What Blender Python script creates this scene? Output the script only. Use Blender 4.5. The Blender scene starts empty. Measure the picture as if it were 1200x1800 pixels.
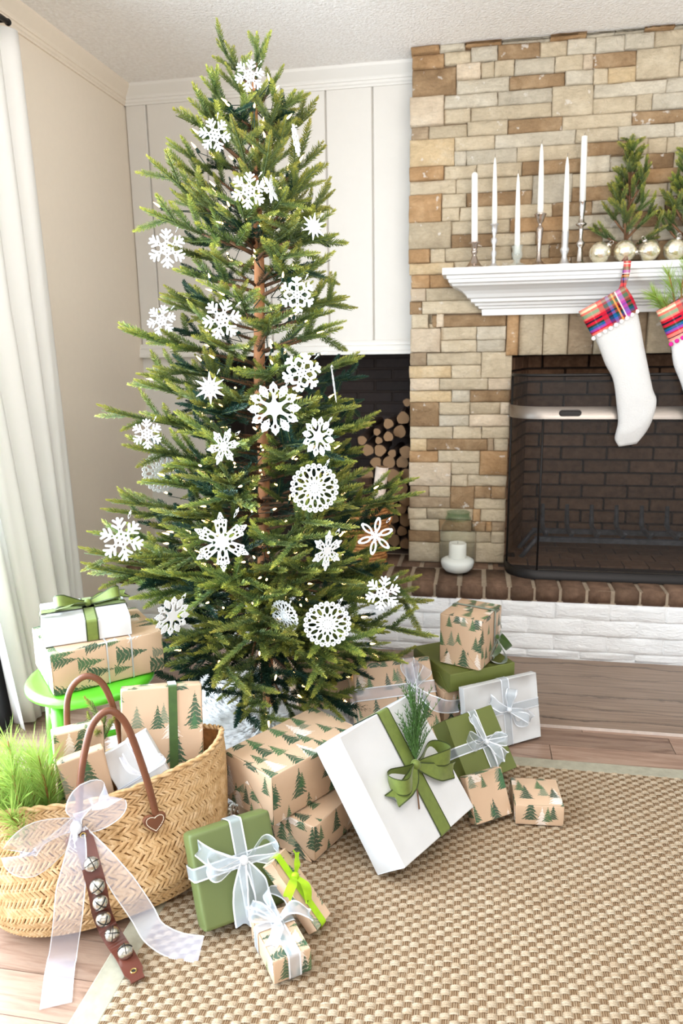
import bpy, bmesh, math, random
import numpy as np
from mathutils import Vector, Matrix, Euler, noise as mnoise

D = bpy.data
SC = bpy.context.scene
COL = SC.collection
rnd = random.Random(11)
PI = math.pi

# ------------------------------------------------------------------ camera, sky, lamps, exposure
cam_d = D.cameras.new('camera')
cam = D.objects.new('camera', cam_d)
COL.objects.link(cam)
SC.camera = cam
cam_d.sensor_fit = 'HORIZONTAL'
cam_d.sensor_width = 36.0
cam_d.lens = 38.7
yw, pt, rl = math.radians(10.3829), math.radians(12.4213), math.radians(-0.918)
Rz = Matrix.Rotation(yw, 3, 'Z')
fw = Vector((0, math.cos(pt), -math.sin(pt)))
up = Vector((0, math.sin(pt), math.cos(pt)))
rt = Vector((1, 0, 0))
rt2 = Rz @ (rt * math.cos(rl) + up * math.sin(rl))
up2 = Rz @ (-rt * math.sin(rl) + up * math.cos(rl))
fw2 = Rz @ fw
m = Matrix((rt2, up2, -fw2)).transposed().to_4x4()
m.translation = Vector((0.2831, -3.2612, 1.2696))
cam.matrix_world = m
cam_d.clip_start = 0.05
cam_d.dof.use_dof = True
cam_d.dof.focus_distance = 1.95
cam_d.dof.aperture_fstop = 5.6

world = D.worlds.new('world')
SC.world = world
world.use_nodes = True
bg = world.node_tree.nodes['Background']
bg.inputs[0].default_value = (0.93, 0.97, 1.0, 1)
bg.inputs[1].default_value = 0.8


def area(name, loc, rot, sx, sy, power, col):
    l = D.lights.new(name, 'AREA')
    l.shape = 'RECTANGLE'
    l.size, l.size_y, l.energy, l.color = sx, sy, power, col
    o = D.objects.new(name, l)
    o.location, o.rotation_euler = loc, rot
    COL.objects.link(o)
    return o


# daylight through the sliding door on the left, plus two added fill lamps
area('door_daylight', (-1.75, -2.45, 1.2), (0, math.radians(-90), 0), 2.3, 2.6, 380, (0.74, 0.87, 1.0))
area('room_fill', (1.6, -5.2, 1.25), (math.radians(92), 0, math.radians(14)), 4.6, 2.4, 30, (1.0, 0.985, 0.96))  # added fill standing in for unseen windows behind the camera
area('ceiling_fill', (0.9, -3.1, 1.6), (math.radians(146), 0, math.radians(10)), 1.2, 1.2, 62, (1.0, 0.97, 0.93))  # added lamp aimed upward to brighten the ceiling
SC.view_settings.view_transform = 'Standard'
SC.view_settings.look = 'None'
SC.view_settings.gamma = 1.0
SC.view_settings.use_curve_mapping = False
SC.view_settings.exposure = 0.06


# ------------------------------------------------------------------ helpers: objects
def link(o, parent=None):
    COL.objects.link(o)
    if parent is not None:
        o.parent = parent
    return o


def tag(o, label=None, cat=None, group=None, kind=None):
    if label: o['label'] = label
    if cat: o['category'] = cat
    if group: o['group'] = group
    if kind: o['kind'] = kind
    return o


def empty(name, label=None, cat=None, loc=(0, 0, 0), rot=(0, 0, 0), group=None, kind=None):
    o = D.objects.new(name, None)
    o.empty_display_size = 0.05
    o.location, o.rotation_euler = loc, rot
    COL.objects.link(o)
    return tag(o, label, cat, group, kind)


def copy_tree(o, parent=None):
    c = o.copy()
    COL.objects.link(c)
    c.parent = parent
    for ch in o.children:
        copy_tree(ch, c)
    return c


class MB:
    """collects vertices and faces of one mesh"""

    def __init__(s):
        s.v, s.f, s.m, s.uv, s.c = [], [], [], {}, None

    def face(s, idx, m=0):
        s.f.append(tuple(idx)); s.m.append(m)

    def add(s, vs, fs, m=0):
        b = len(s.v)
        s.v.extend([tuple(p) for p in vs])
        for f in fs:
            s.f.append(tuple(b + i for i in f)); s.m.append(m)
        return b

    def box(s, c, d, m=0, rot=None):
        x, y, z = d[0] / 2, d[1] / 2, d[2] / 2
        vs = [Vector((i * x, j * y, k * z)) for i in (-1, 1) for j in (-1, 1) for k in (-1, 1)]
        if rot is not None: vs = [rot @ p for p in vs]
        vs = [p + Vector(c) for p in vs]
        return s.add(vs, [(0, 1, 3, 2), (4, 6, 7, 5), (0, 4, 5, 1), (2, 3, 7, 6), (0, 2, 6, 4), (1, 5, 7, 3)], m)

    def bx(s, x0, x1, y0, y1, z0, z1, m=0):
        return s.box(((x0 + x1) / 2, (y0 + y1) / 2, (z0 + z1) / 2), (x1 - x0, y1 - y0, z1 - z0), m)

    def grid(s, rows, m=0, closed=False, flip=False):
        """rows: list of lists of points"""
        n, k = len(rows), len(rows[0])
        b = len(s.v)
        for r in rows: s.v.extend([tuple(p) for p in r])
        for i in range(n - 1):
            for j in range(k if closed else k - 1):
                q = (b + i * k + j, b + i * k + (j + 1) % k, b + (i + 1) * k + (j + 1) % k, b + (i + 1) * k + j)
                s.f.append(q[::-1] if flip else q); s.m.append(m)
        return b

    def tube(s, pts, rad, n=8, m=0, caps=True):
        pts = [Vector(p) for p in pts]
        if not hasattr(rad, '__len__'): rad = [rad] * len(pts)
        rows = []
        a = None
        for i, p in enumerate(pts):
            t = (pts[min(i + 1, len(pts) - 1)] - pts[max(i - 1, 0)])
            t = t.normalized() if t.length > 1e-9 else Vector((0, 0, 1))
            if a is None:
                a = t.orthogonal().normalized()
            else:
                a = (a - t * a.dot(t))
                a = a.normalized() if a.length > 1e-6 else t.orthogonal().normalized()
            bb = t.cross(a)
            rows.append([p + (a * math.cos(2 * PI * k / n) + bb * math.sin(2 * PI * k / n)) * rad[i] for k in range(n)])
        b = s.grid(rows, m, True)
        if caps:
            s.face([b + k for k in range(n)][::-1], m)
            s.face([b + (len(pts) - 1) * n + k for k in range(n)], m)
        return b

    def lathe(s, prof, n=24, c=(0, 0, 0), m=0, cap0=True, cap1=True):
        rows = [[(c[0] + r * math.cos(2 * PI * k / n), c[1] + r * math.sin(2 * PI * k / n), c[2] + z) for k in range(n)] for r, z in prof]
        b = s.grid(rows, m, True)
        if cap0: s.face([b + k for k in range(n)][::-1], m)
        if cap1: s.face([b + (len(prof) - 1) * n + k for k in range(n)], m)
        return b

    def ball(s, c, r, n=10, k=6, m=0, sc=(1, 1, 1)):
        prof = [(math.sin(PI * i / k) * r, -math.cos(PI * i / k) * r) for i in range(k + 1)]
        prof[0] = (r * .02, -r); prof[-1] = (r * .02, r)
        rows = [[(c[0] + q * math.cos(2 * PI * j / n) * sc[0], c[1] + q * math.sin(2 * PI * j / n) * sc[1], c[2] + z * sc[2]) for j in range(n)] for q, z in prof]
        b = s.grid(rows, m, True)
        s.face([b + j for j in range(n)][::-1], m); s.face([b + k * n + j for j in range(n)], m)

    def mesh(s, name, mats, smooth=False):
        me = D.meshes.new(name)
        me.from_pydata(s.v, [], s.f)
        if not isinstance(mats, (list, tuple)): mats = [mats]
        for q in mats: me.materials.append(q)
        if len(mats) > 1:
            me.polygons.foreach_set('material_index', s.m)
        if smooth:
            me.polygons.foreach_set('use_smooth', [True] * len(me.polygons))
        if s.c is not None:
            at = me.color_attributes.new('tint', 'FLOAT_COLOR', 'POINT')
            at.data.foreach_set('color', np.asarray(s.c, np.float32).ravel())
        me.update()
        return me

    def build(s, name, mats, parent=None, smooth=False, loc=None, rot=None):
        o = D.objects.new(name, s.mesh(name, mats, smooth))
        if loc: o.location = loc
        if rot: o.rotation_euler = rot
        return link(o, parent)


def obj(name, me, parent=None, loc=None, rot=None, scale=None):
    o = D.objects.new(name, me)
    if loc is not None: o.location = loc
    if rot is not None: o.rotation_euler = rot
    if scale is not None: o.scale = scale
    return link(o, parent)


# ------------------------------------------------------------------ helpers: materials
class NT:
    def __init__(s, name):
        s.mat = D.materials.new(name)
        s.mat.use_nodes = True
        s.t = s.mat.node_tree
        s.bsdf = s.t.nodes['Principled BSDF']
        s.out = s.t.nodes['Material Output']

    def n(s, typ, **kw):
        q = s.t.nodes.new(typ)
        for k, v in kw.items(): setattr(q, k, v)
        return q

    def set(s, sock, v):
        if hasattr(v, 'is_output') or isinstance(v, bpy.types.NodeSocket): s.t.links.new(v, sock)
        elif isinstance(v, (tuple, list)) and len(v) == 3 and sock.type == 'RGBA': sock.default_value = (*v, 1)
        else: sock.default_value = v

    def math(s, op, a, b=None, c=None, clamp=False):
        q = s.n('ShaderNodeMath', operation=op)
        q.use_clamp = clamp
        for i, v in enumerate((a, b, c)):
            if v is not None: s.set(q.inputs[i], v)
        return q.outputs[0]

    def vmath(s, op, a, b=None, c=None):
        q = s.n('ShaderNodeVectorMath', operation=op)
        for i, v in enumerate((a, b, c)):
            if v is not None: s.set(q.inputs[i], v)
        return q.outputs[0] if op not in ('LENGTH', 'DOT_PRODUCT', 'DISTANCE') else q.outputs['Value']

    def coord(s, kind='Object'):
        return s.n('ShaderNodeTexCoord').outputs[kind]

    def map(s, vec, scale=(1, 1, 1), rot=(0, 0, 0), loc=(0, 0, 0)):
        q = s.n('ShaderNodeMapping')
        s.set(q.inputs['Vector'], vec)
        q.inputs['Scale'].default_value = scale
        q.inputs['Rotation'].default_value = rot
        q.inputs['Location'].default_value = loc
        return q.outputs[0]

    def noise(s, vec, scale=5, detail=4, rough=.55, dist=0, col=False):
        q = s.n('ShaderNodeTexNoise')
        if vec is not None: s.set(q.inputs['Vector'], vec)
        q.inputs['Scale'].default_value = scale
        q.inputs['Detail'].default_value = detail
        q.inputs['Roughness'].default_value = rough
        q.inputs['Distortion'].default_value = dist
        return q.outputs['Color' if col else 'Fac']

    def ramp(s, fac, stops, interp='LINEAR'):
        q = s.n('ShaderNodeValToRGB')
        q.color_ramp.interpolation = interp
        s.set(q.inputs[0], fac)
        el = q.color_ramp.elements
        while len(el) < len(stops): el.new(0.5)
        for e, (p, c) in zip(el, stops):
            e.position = p
            e.color = (*c, 1) if len(c) == 3 else c
        return q.outputs[0]

    def mix(s, fac, a, b, mode='MIX'):
        q = s.n('ShaderNodeMix', data_type='RGBA', blend_type=mode)
        s.set(q.inputs[0], fac); s.set(q.inputs[6], a); s.set(q.inputs[7], b)
        return q.outputs[2]

    def bump(s, h, strength=.3, dist=.01):
        q = s.n('ShaderNodeBump')
        q.inputs['Strength'].default_value = strength
        q.inputs['Distance'].default_value = dist
        s.set(q.inputs['Height'], h)
        s.t.links.new(q.outputs[0], s.bsdf.inputs['Normal'])
        return q.outputs[0]

    def base(s, col=None, rough=None, metal=None, spec=None, **kw):
        b = s.bsdf
        if col is not None: s.set(b.inputs['Base Color'], col)
        if rough is not None: s.set(b.inputs['Roughness'], rough)
        if metal is not None: s.set(b.inputs['Metallic'], metal)
        if spec is not None: s.set(b.inputs['Specular IOR Level'], spec)
        for k, v in kw.items(): s.set(b.inputs[k.replace('_', ' ')], v)
        return s

    def sheer(s, amount, color=(1, 1, 1)):
        """mix the surface with a see-through one"""
        tr = s.n('ShaderNodeBsdfTransparent')
        tr.inputs[0].default_value = (*color, 1)
        mx = s.n('ShaderNodeMixShader')
        s.set(mx.inputs[0], amount)
        s.t.links.new(s.bsdf.outputs[0], mx.inputs[1])
        s.t.links.new(tr.outputs[0], mx.inputs[2])
        s.t.links.new(mx.outputs[0], s.out.inputs[0])
        return s

    def translucent(s, amount, col):
        tr = s.n('ShaderNodeBsdfTranslucent')
        tr.inputs[0].default_value = (*col, 1)
        mx = s.n('ShaderNodeMixShader')
        mx.inputs[0].default_value = amount
        s.t.links.new(s.bsdf.outputs[0], mx.inputs[1])
        s.t.links.new(tr.outputs[0], mx.inputs[2])
        s.t.links.new(mx.outputs[0], s.out.inputs[0])
        return s


def sr(r, g, b):
    """display 0-255 to linear"""
    f = lambda c: (c / 255) / 12.92 if c <= 10 else (((c / 255) + .055) / 1.055) ** 2.4
    return (f(r), f(g), f(b))


def simple(name, col, rough=.5, metal=0, spec=.5, nz=None, amt=.15, bump=0, dist=.002, bscale=None, stretch=(1, 1, 1)):
    t = NT(name)
    c = col
    if nz:
        v = t.map(t.coord(), stretch)
        f = t.noise(v, nz, 5)
        c = t.ramp(f, [(.3, tuple(k * (1 - amt) for k in col)), (.7, tuple(min(1, k * (1 + amt)) for k in col))])
        if bump:
            t.bump(t.noise(v, bscale or nz, 6), bump, dist)
    t.base(c, rough, metal, spec)
    return t.mat
# ------------------------------------------------------------------ materials of the room
M = {}
M['wall'] = simple('wall_paint', sr(232, 219, 201), .75, bump=.08, nz=40, amt=.01, dist=.001)
M['panel'] = simple('panel_paint', sr(216, 211, 203), .5, nz=30, amt=.01)
M['trim'] = simple('trim_paint', sr(222, 218, 211), .45)
M['mantel'] = simple('mantel_paint', sr(226, 226, 225), .4)
M['gap'] = simple('dark_joint', sr(122, 102, 80), .9)
M['black_brick_joint'] = simple('dark_mortar', sr(52, 46, 43), .9)

t = NT('ceiling_popcorn')
v = t.coord()
f = t.noise(v, 95, 3, .6)
t.base(t.ramp(t.noise(v, 70, 2), [(.3, sr(238, 233, 227)), (.7, sr(250, 247, 243))]), .9)
t.bump(f, .7, .012)
M['ceiling'] = t.mat


def stone_mat(name, c1, c2, c3, speck):
    t = NT('stone_' + name)
    oi = t.n('ShaderNodeObjectInfo')
    off = t.vmath('SCALE', t.n('ShaderNodeCombineXYZ').outputs[0])
    cmb = t.n('ShaderNodeCombineXYZ')
    for i in range(3): t.set(cmb.inputs[i], t.math('MULTIPLY', oi.outputs['Random'], 37.0 + 11 * i))
    v = t.vmath('ADD', t.coord(), cmb.outputs[0])
    a = t.ramp(t.noise(v, 9, 6, .62, .6), [(.3, c1), (.5, c2), (.72, c3)])
    dk = t.ramp(t.noise(t.map(v, (1, 1, 3)), 40, 5, .7), [(.3, (.78, .77, .75)), (.6, (1.10, 1.10, 1.09))])
    col = t.mix(.6, a, dk, 'MULTIPLY')
    sv = t.math('ADD', t.math('MULTIPLY', oi.outputs['Random'], .16), .84)
    hsv = t.n('ShaderNodeHueSaturation')
    t.set(hsv.inputs['Value'], sv); t.set(hsv.inputs['Color'], col); hsv.inputs['Saturation'].default_value = .92
    sp = t.ramp(t.noise(v, 26, 3, .6), [(speck, (0, 0, 0)), (speck + .05, (1, 1, 1))])
    col = t.mix(t.math('MULTIPLY', sp, .6), hsv.outputs[0], sr(228, 222, 214))
    t.base(col, .85, spec=.25)
    t.bump(t.math('ADD', t.math('MULTIPLY', t.noise(v, 22, 8, .68, .9), 1.0), t.math('MULTIPLY', t.noise(v, 8, 3), 1.3)), .85, .016)
    return t.mat


ST = {
    'l': stone_mat('pale', sr(190, 178, 156), sr(202, 190, 168), sr(214, 203, 183), .66),
    't': stone_mat('tan', sr(190, 172, 142), sr(203, 185, 155), sr(214, 198, 170), .67),
    'p': stone_mat('pink_tan', sr(200, 178, 150), sr(211, 190, 162), sr(222, 204, 178), .66),
    'y': stone_mat('yellow_tan', sr(198, 170, 128), sr(212, 184, 140), sr(220, 198, 162), .66),
    'o': stone_mat('orange_brown', sr(158, 120, 76), sr(178, 138, 92), sr(198, 162, 118), .64),
    'b': stone_mat('brown', sr(136, 106, 72), sr(160, 128, 90), sr(186, 156, 118), .63),
    'g': stone_mat('grey_brown', sr(146, 122, 96), sr(168, 144, 114), sr(188, 166, 136), .65),
    's': stone_mat('drab', sr(168, 150, 122), sr(184, 166, 137), sr(198, 182, 154), .67),
}


def brick_mat(name, c1, c2, bump=.5, sc=30, rough=.85, spec=.3):
    t = NT(name)
    oi = t.n('ShaderNodeObjectInfo')
    cmb = t.n('ShaderNodeCombineXYZ')
    for i in range(3): t.set(cmb.inputs[i], t.math('MULTIPLY', oi.outputs['Random'], 29.0 + 7 * i))
    v = t.vmath('ADD', t.coord(), cmb.outputs[0])
    col = t.ramp(t.noise(v, sc, 6, .65), [(.3, c1), (.7, c2)])
    hsv = t.n('ShaderNodeHueSaturation')
    t.set(hsv.inputs['Value'], t.math('ADD', t.math('MULTIPLY', oi.outputs['Random'], .3), .85))
    t.set(hsv.inputs['Color'], col)
    t.base(hsv.outputs[0], rough, spec=spec)
    t.bump(t.noise(v, sc * 1.5, 6), bump, .004)
    return t.mat


M['hearth_brick'] = brick_mat('hearth_brick', sr(84, 63, 49), sr(116, 91, 73), .4)
M['hearth_mortar'] = simple('hearth_mortar', sr(158, 142, 122), .9, nz=60, amt=.15, bump=.3)
M['fire_brick'] = brick_mat('fire_brick', sr(108, 80, 61), sr(148, 113, 87), .5)
M['fire_mortar'] = simple('fire_mortar', sr(60, 48, 41), .95)
M['niche_brick'] = brick_mat('niche_brick', sr(46, 34, 30), sr(58, 44, 38), .3, rough=.6)
M['niche_mortar'] = simple('niche_mortar', sr(62, 50, 44), .8)

t = NT('painted_brick')
oi = t.n('ShaderNodeObjectInfo')
cmb = t.n('ShaderNodeCombineXYZ')
for i in range(3): t.set(cmb.inputs[i], t.math('MULTIPLY', oi.outputs['Random'], 41.0))
v = t.map(t.vmath('ADD', t.coord(), cmb.outputs[0]), (1, 1, 3.2))
t.base(sr(250, 250, 249), .6)
t.bump(t.noise(v, 26, 6, .62, 1.2), .65, .014)
M['painted_brick'] = t.mat

t = NT('hearth_slab')
sp_ = t.n('ShaderNodeSeparateXYZ'); t.set(sp_.inputs[0], t.coord())
wob = t.noise(t.map(t.coord(), (1.0, 2.2, 1)), 2.4, 4, .5)
fine = t.noise(t.map(t.coord(), (14, 14, 1)), 4, 3)
ph = t.math('ADD', t.math('ADD', t.math('MULTIPLY', sp_.outputs[1], 10.5), t.math('MULTIPLY', wob, 1.7)), t.math('MULTIPLY', fine, .10))
ln = t.ramp(t.math('FRACT', ph), [(0, (1, 1, 1)), (.06, (.55, .55, .55)), (.16, (0, 0, 0)), (.97, (0, 0, 0)), (1, (1, 1, 1))])
amp = t.math('MULTIPLY', t.math('FRACT', t.math('MULTIPLY', t.math('FLOOR', ph), .381)), .75)
basec = t.ramp(t.noise(t.map(t.coord(), (1.2, 38, 1)), 3, 5, .6), [(.3, sr(116, 96, 81)), (.5, sr(140, 118, 101)), (.7, sr(158, 136, 118))])
t.base(t.mix(t.math('MULTIPLY', ln, t.math('ADD', amp, .25)), basec, sr(66, 54, 45)), .34, spec=.45)
M['slab'] = t.mat
M['slab_edge'] = simple('slab_edge', sr(208, 192, 180), .6, nz=40, amt=.1)

t = NT('floor_plank')
oi = t.n('ShaderNodeObjectInfo')
cmb = t.n('ShaderNodeCombineXYZ')
for i in range(3): t.set(cmb.inputs[i], t.math('MULTIPLY', oi.outputs['Random'], 23.0 + 9 * i))
v = t.map(t.vmath('ADD', t.coord(), cmb.outputs[0]), (1.2, 14, 1))
g = t.noise(v, 3.2, 7, .62, 1.3)
col = t.ramp(g, [(.25, sr(108, 84, 70)), (.45, sr(142, 114, 97)), (.6, sr(158, 132, 114)), (.78, sr(122, 98, 83))])
hsv = t.n('ShaderNodeHueSaturation')
t.set(hsv.inputs['Value'], t.math('ADD', t.math('MULTIPLY', oi.outputs['Random'], .35), .85))
t.set(hsv.inputs['Color'], col)
t.base(hsv.outputs[0], .30, spec=.6)
t.bump(g, .12, .002)
M['plank'] = t.mat

# ------------------------------------------------------------------ the setting
fl = MB(); fl.bx(-1.5, 2.3, -3.9, .2, -.06, -.012)
floor = tag(fl.build('floor', M['gap']), kind='structure')
y = .0
row = 0
while y > -3.7:
    x = -1.33 - rnd.uniform(0, .9)
    while x < 2.2:
        L = rnd.choice([.9, 1.2, 1.5, .7])
        if row == 9 and x < .93 < x + L: L = max(.3, .935 - x)
        a, b = max(x + .001, -1.33), min(x + L - .001, 2.25)
        if b - a > .05:
            p = MB()
            p.box((0, 0, 0), (b - a, .0985, .012))
            p.build('plank', M['plank'], floor, loc=((a + b) / 2, y - .05, -.006))
        x += L
    y -= .1
    row += 1

ce = MB(); ce.bx(-1.5, 2.6, -4.2, .3, 2.44, 2.52)
tag(ce.build('ceiling', M['ceiling']), kind='structure')

# left wall with the sliding-door opening
XL, YB, YD = -1.31, .15, -1.13
wl = MB()
wl.bx(XL - .12, XL, YD, .9, 0, 2.44)
wl.bx(XL - .12, XL, -3.9, YD, 2.1, 2.44)
wl.bx(XL - .12, XL, -4.2, -3.75, 0, 2.44)
tag(wl.build('wall_left', M['wall']), kind='structure')

# panelled back wall above the wood niche, with its pier beside the niche
NX0, NZ0, NZ1, ND = -1.0, .315, 1.255, .62
wb = MB()
wb.bx(XL, 0.02, YB + .012, YB + .1, NZ1, 2.44)
wb.bx(XL, NX0, YB, YB + .1, 0, NZ1)
wback = tag(wb.build('wall_back', M['panel']), kind='structure')
gx = [XL, -1.208, -.93, -.655, -.384, -.179, 0.018]
for a, b in zip(gx, gx[1:]):
    p = MB(); p.bx(a + .003, b - .003, YB, YB + .02, NZ1 + .05, 2.37)
    o = p.build('wall_panel', M['panel'], wback)
    bv = o.modifiers.new('b', 'BEVEL'); bv.width = .003; bv.segments = 1


def moulding(name, prof, p0, p1, inward, mat, kind='structure'):
    """prof: (out, z); extruded from p0 to p1, 'out' measured along inward"""
    mb = MB()
    iv = Vector((inward[0], inward[1], 0))
    rows = [[Vector((q[0], q[1], 0)) + iv * d + Vector((0, 0, z)) for d, z in prof] for q in (p0, p1)]
    b = mb.grid(rows, 0, True)
    n = len(prof)
    mb.face([b + i for i in range(n)]); mb.face([b + n + i for i in range(n)][::-1])
    o = mb.build(name, mat)
    return tag(o, kind=kind)


crown = [(0, 2.44), (.052, 2.44), (.052, 2.428), (.046, 2.422), (.036, 2.412), (.022, 2.398), (.018, 2.392), (.018, 2.386), (.013, 2.384), (.013, 2.374), (.008, 2.37), (.008, 2.362), (0, 2.362)]
moulding('trim_1', crown, (XL, YB), (.0, YB), (0, -1), M['trim'])
moulding('trim_2', crown, (XL, YB), (XL, -3.75), (1, 0), M['wall'])
sill = [(0, 1.312), (.012, 1.312), (.018, 1.302), (.018, 1.292), (.026, 1.288), (.026, 1.268), (.032, 1.262), (.032, 1.25), (0, 1.25)]
moulding('trim_3', sill, (XL, YB), (.005, YB), (0, -1), M['trim'])
base = [(0, .10), (.012, .10), (.016, .09), (.016, 0), (0, 0)]
o = moulding('baseboard_left', base, (XL, YB), (XL, YD), (1, 0), M['trim'])


def brickwork(parent, name, mat, x0, x1, z0, z1, pitch, course, gap, place, shift=.5, seed=1, prob=1):
    """bricks in running bond; place(xc, zc, w, h) -> loc, rot ; one mesh per size"""
    r = random.Random(seed)
    cache = {}
    z = z0; k = 0
    while z < z1 - .012:
        h = min(course, z1 - z)
        x = x0 - (pitch * shift if k % 2 else 0) - .13 * pitch
        while x < x1:
            a, b = max(x, x0), min(x + pitch, x1)
            if b - a > .03:
                w = round(b - a - gap, 3); hh = round(h - gap, 3)
                key = (w, hh)
                if key not in cache:
                    q = MB(); q.box((0, 0, 0), (w, .05, hh))
                    bm = bmesh.new(); me = q.mesh(name, mat); bm.from_mesh(me)
                    bmesh.ops.bevel(bm, geom=bm.edges[:], offset=.003, segments=1, affect='EDGES')
                    bm.to_mesh(me); bm.free(); cache[key] = me
                loc, rot = place((a + b) / 2, z + h / 2, r.uniform(-.002, .002))
                obj(name, cache[key], parent, loc, rot)
            x += pitch
        z += course; k += 1


# niche: recess of dark bricks
nb = MB()
nb.bx(NX0 - .02, 0.0, YB + ND, YB + ND + .06, NZ0 - .03, 1.5)
nb.bx(NX0 - .06, NX0 - .012, YB + .1, YB + ND + .06, NZ0 - .03, 1.5)
nb.bx(NX0 - .02, 0.05, YB + .1, YB + ND + .06, NZ1 + .0, NZ1 + .06)
nb.bx(NX0 - .02, 0.05, YB - .008, YB + ND + .06, NZ0 - .06, NZ0 - .002)
niche = tag(nb.build('wall_niche', M['niche_mortar']), kind='structure')
brickwork(niche, 'niche_brick', M['niche_brick'], NX0, 0.0, NZ0, NZ1, .192, .061, .008, lambda x, z, j: ((x, YB + ND + .02 + j, z), None))

# sliding door at the left: dark frame, glass
dr = MB()
dr.bx(XL - .10, XL + .012, YD - .12, YD, .0, 2.1)
dr.bx(XL - .10, XL - .02, -2.48, -2.40, .0, 2.1)
dr.bx(XL - .10, XL - .02, -3.75, -3.68, .0, 2.1)
dr.bx(XL - .10, XL - .02, -3.75, YD, 2.04, 2.1)
dr.bx(XL - .10, XL - .02, -3.75, YD, .0, .05)
M['door_frame'] = simple('door_frame', sr(44, 44, 48), .4)
door = tag(dr.build('door_1', M['door_frame']), kind='structure')
t = NT('door_glass'); t.base((1, 1, 1), .02, spec=.5); t.sheer(.93); M['pane'] = t.mat
for a, b in ((YD - .12, -2.40), (-2.48, -3.68)):
    p = MB(); p.bx(XL - .064, XL - .058, min(a, b), max(a, b), .05, 2.04)
    p.build('pane', M['pane'], door)
gp = MB(); gp.bx(-6, XL - .12, -6, 2, -.12, -.06)
M['paving'] = simple('paving', sr(150, 150, 152), .8, nz=8)
tag(gp.build('ground_outside', M['paving']), kind='structure')
# ------------------------------------------------------------------ fireplace
FB0, FB1, FBZ = .437, 1.50, 1.236
fire = empty('fireplace', 'fireplace of stacked tan and brown ledge stones with a dark brick firebox', 'fireplace', (0, 0, .315))


def fp(o):
    o.location = o.location - fire.location
    return o


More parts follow.
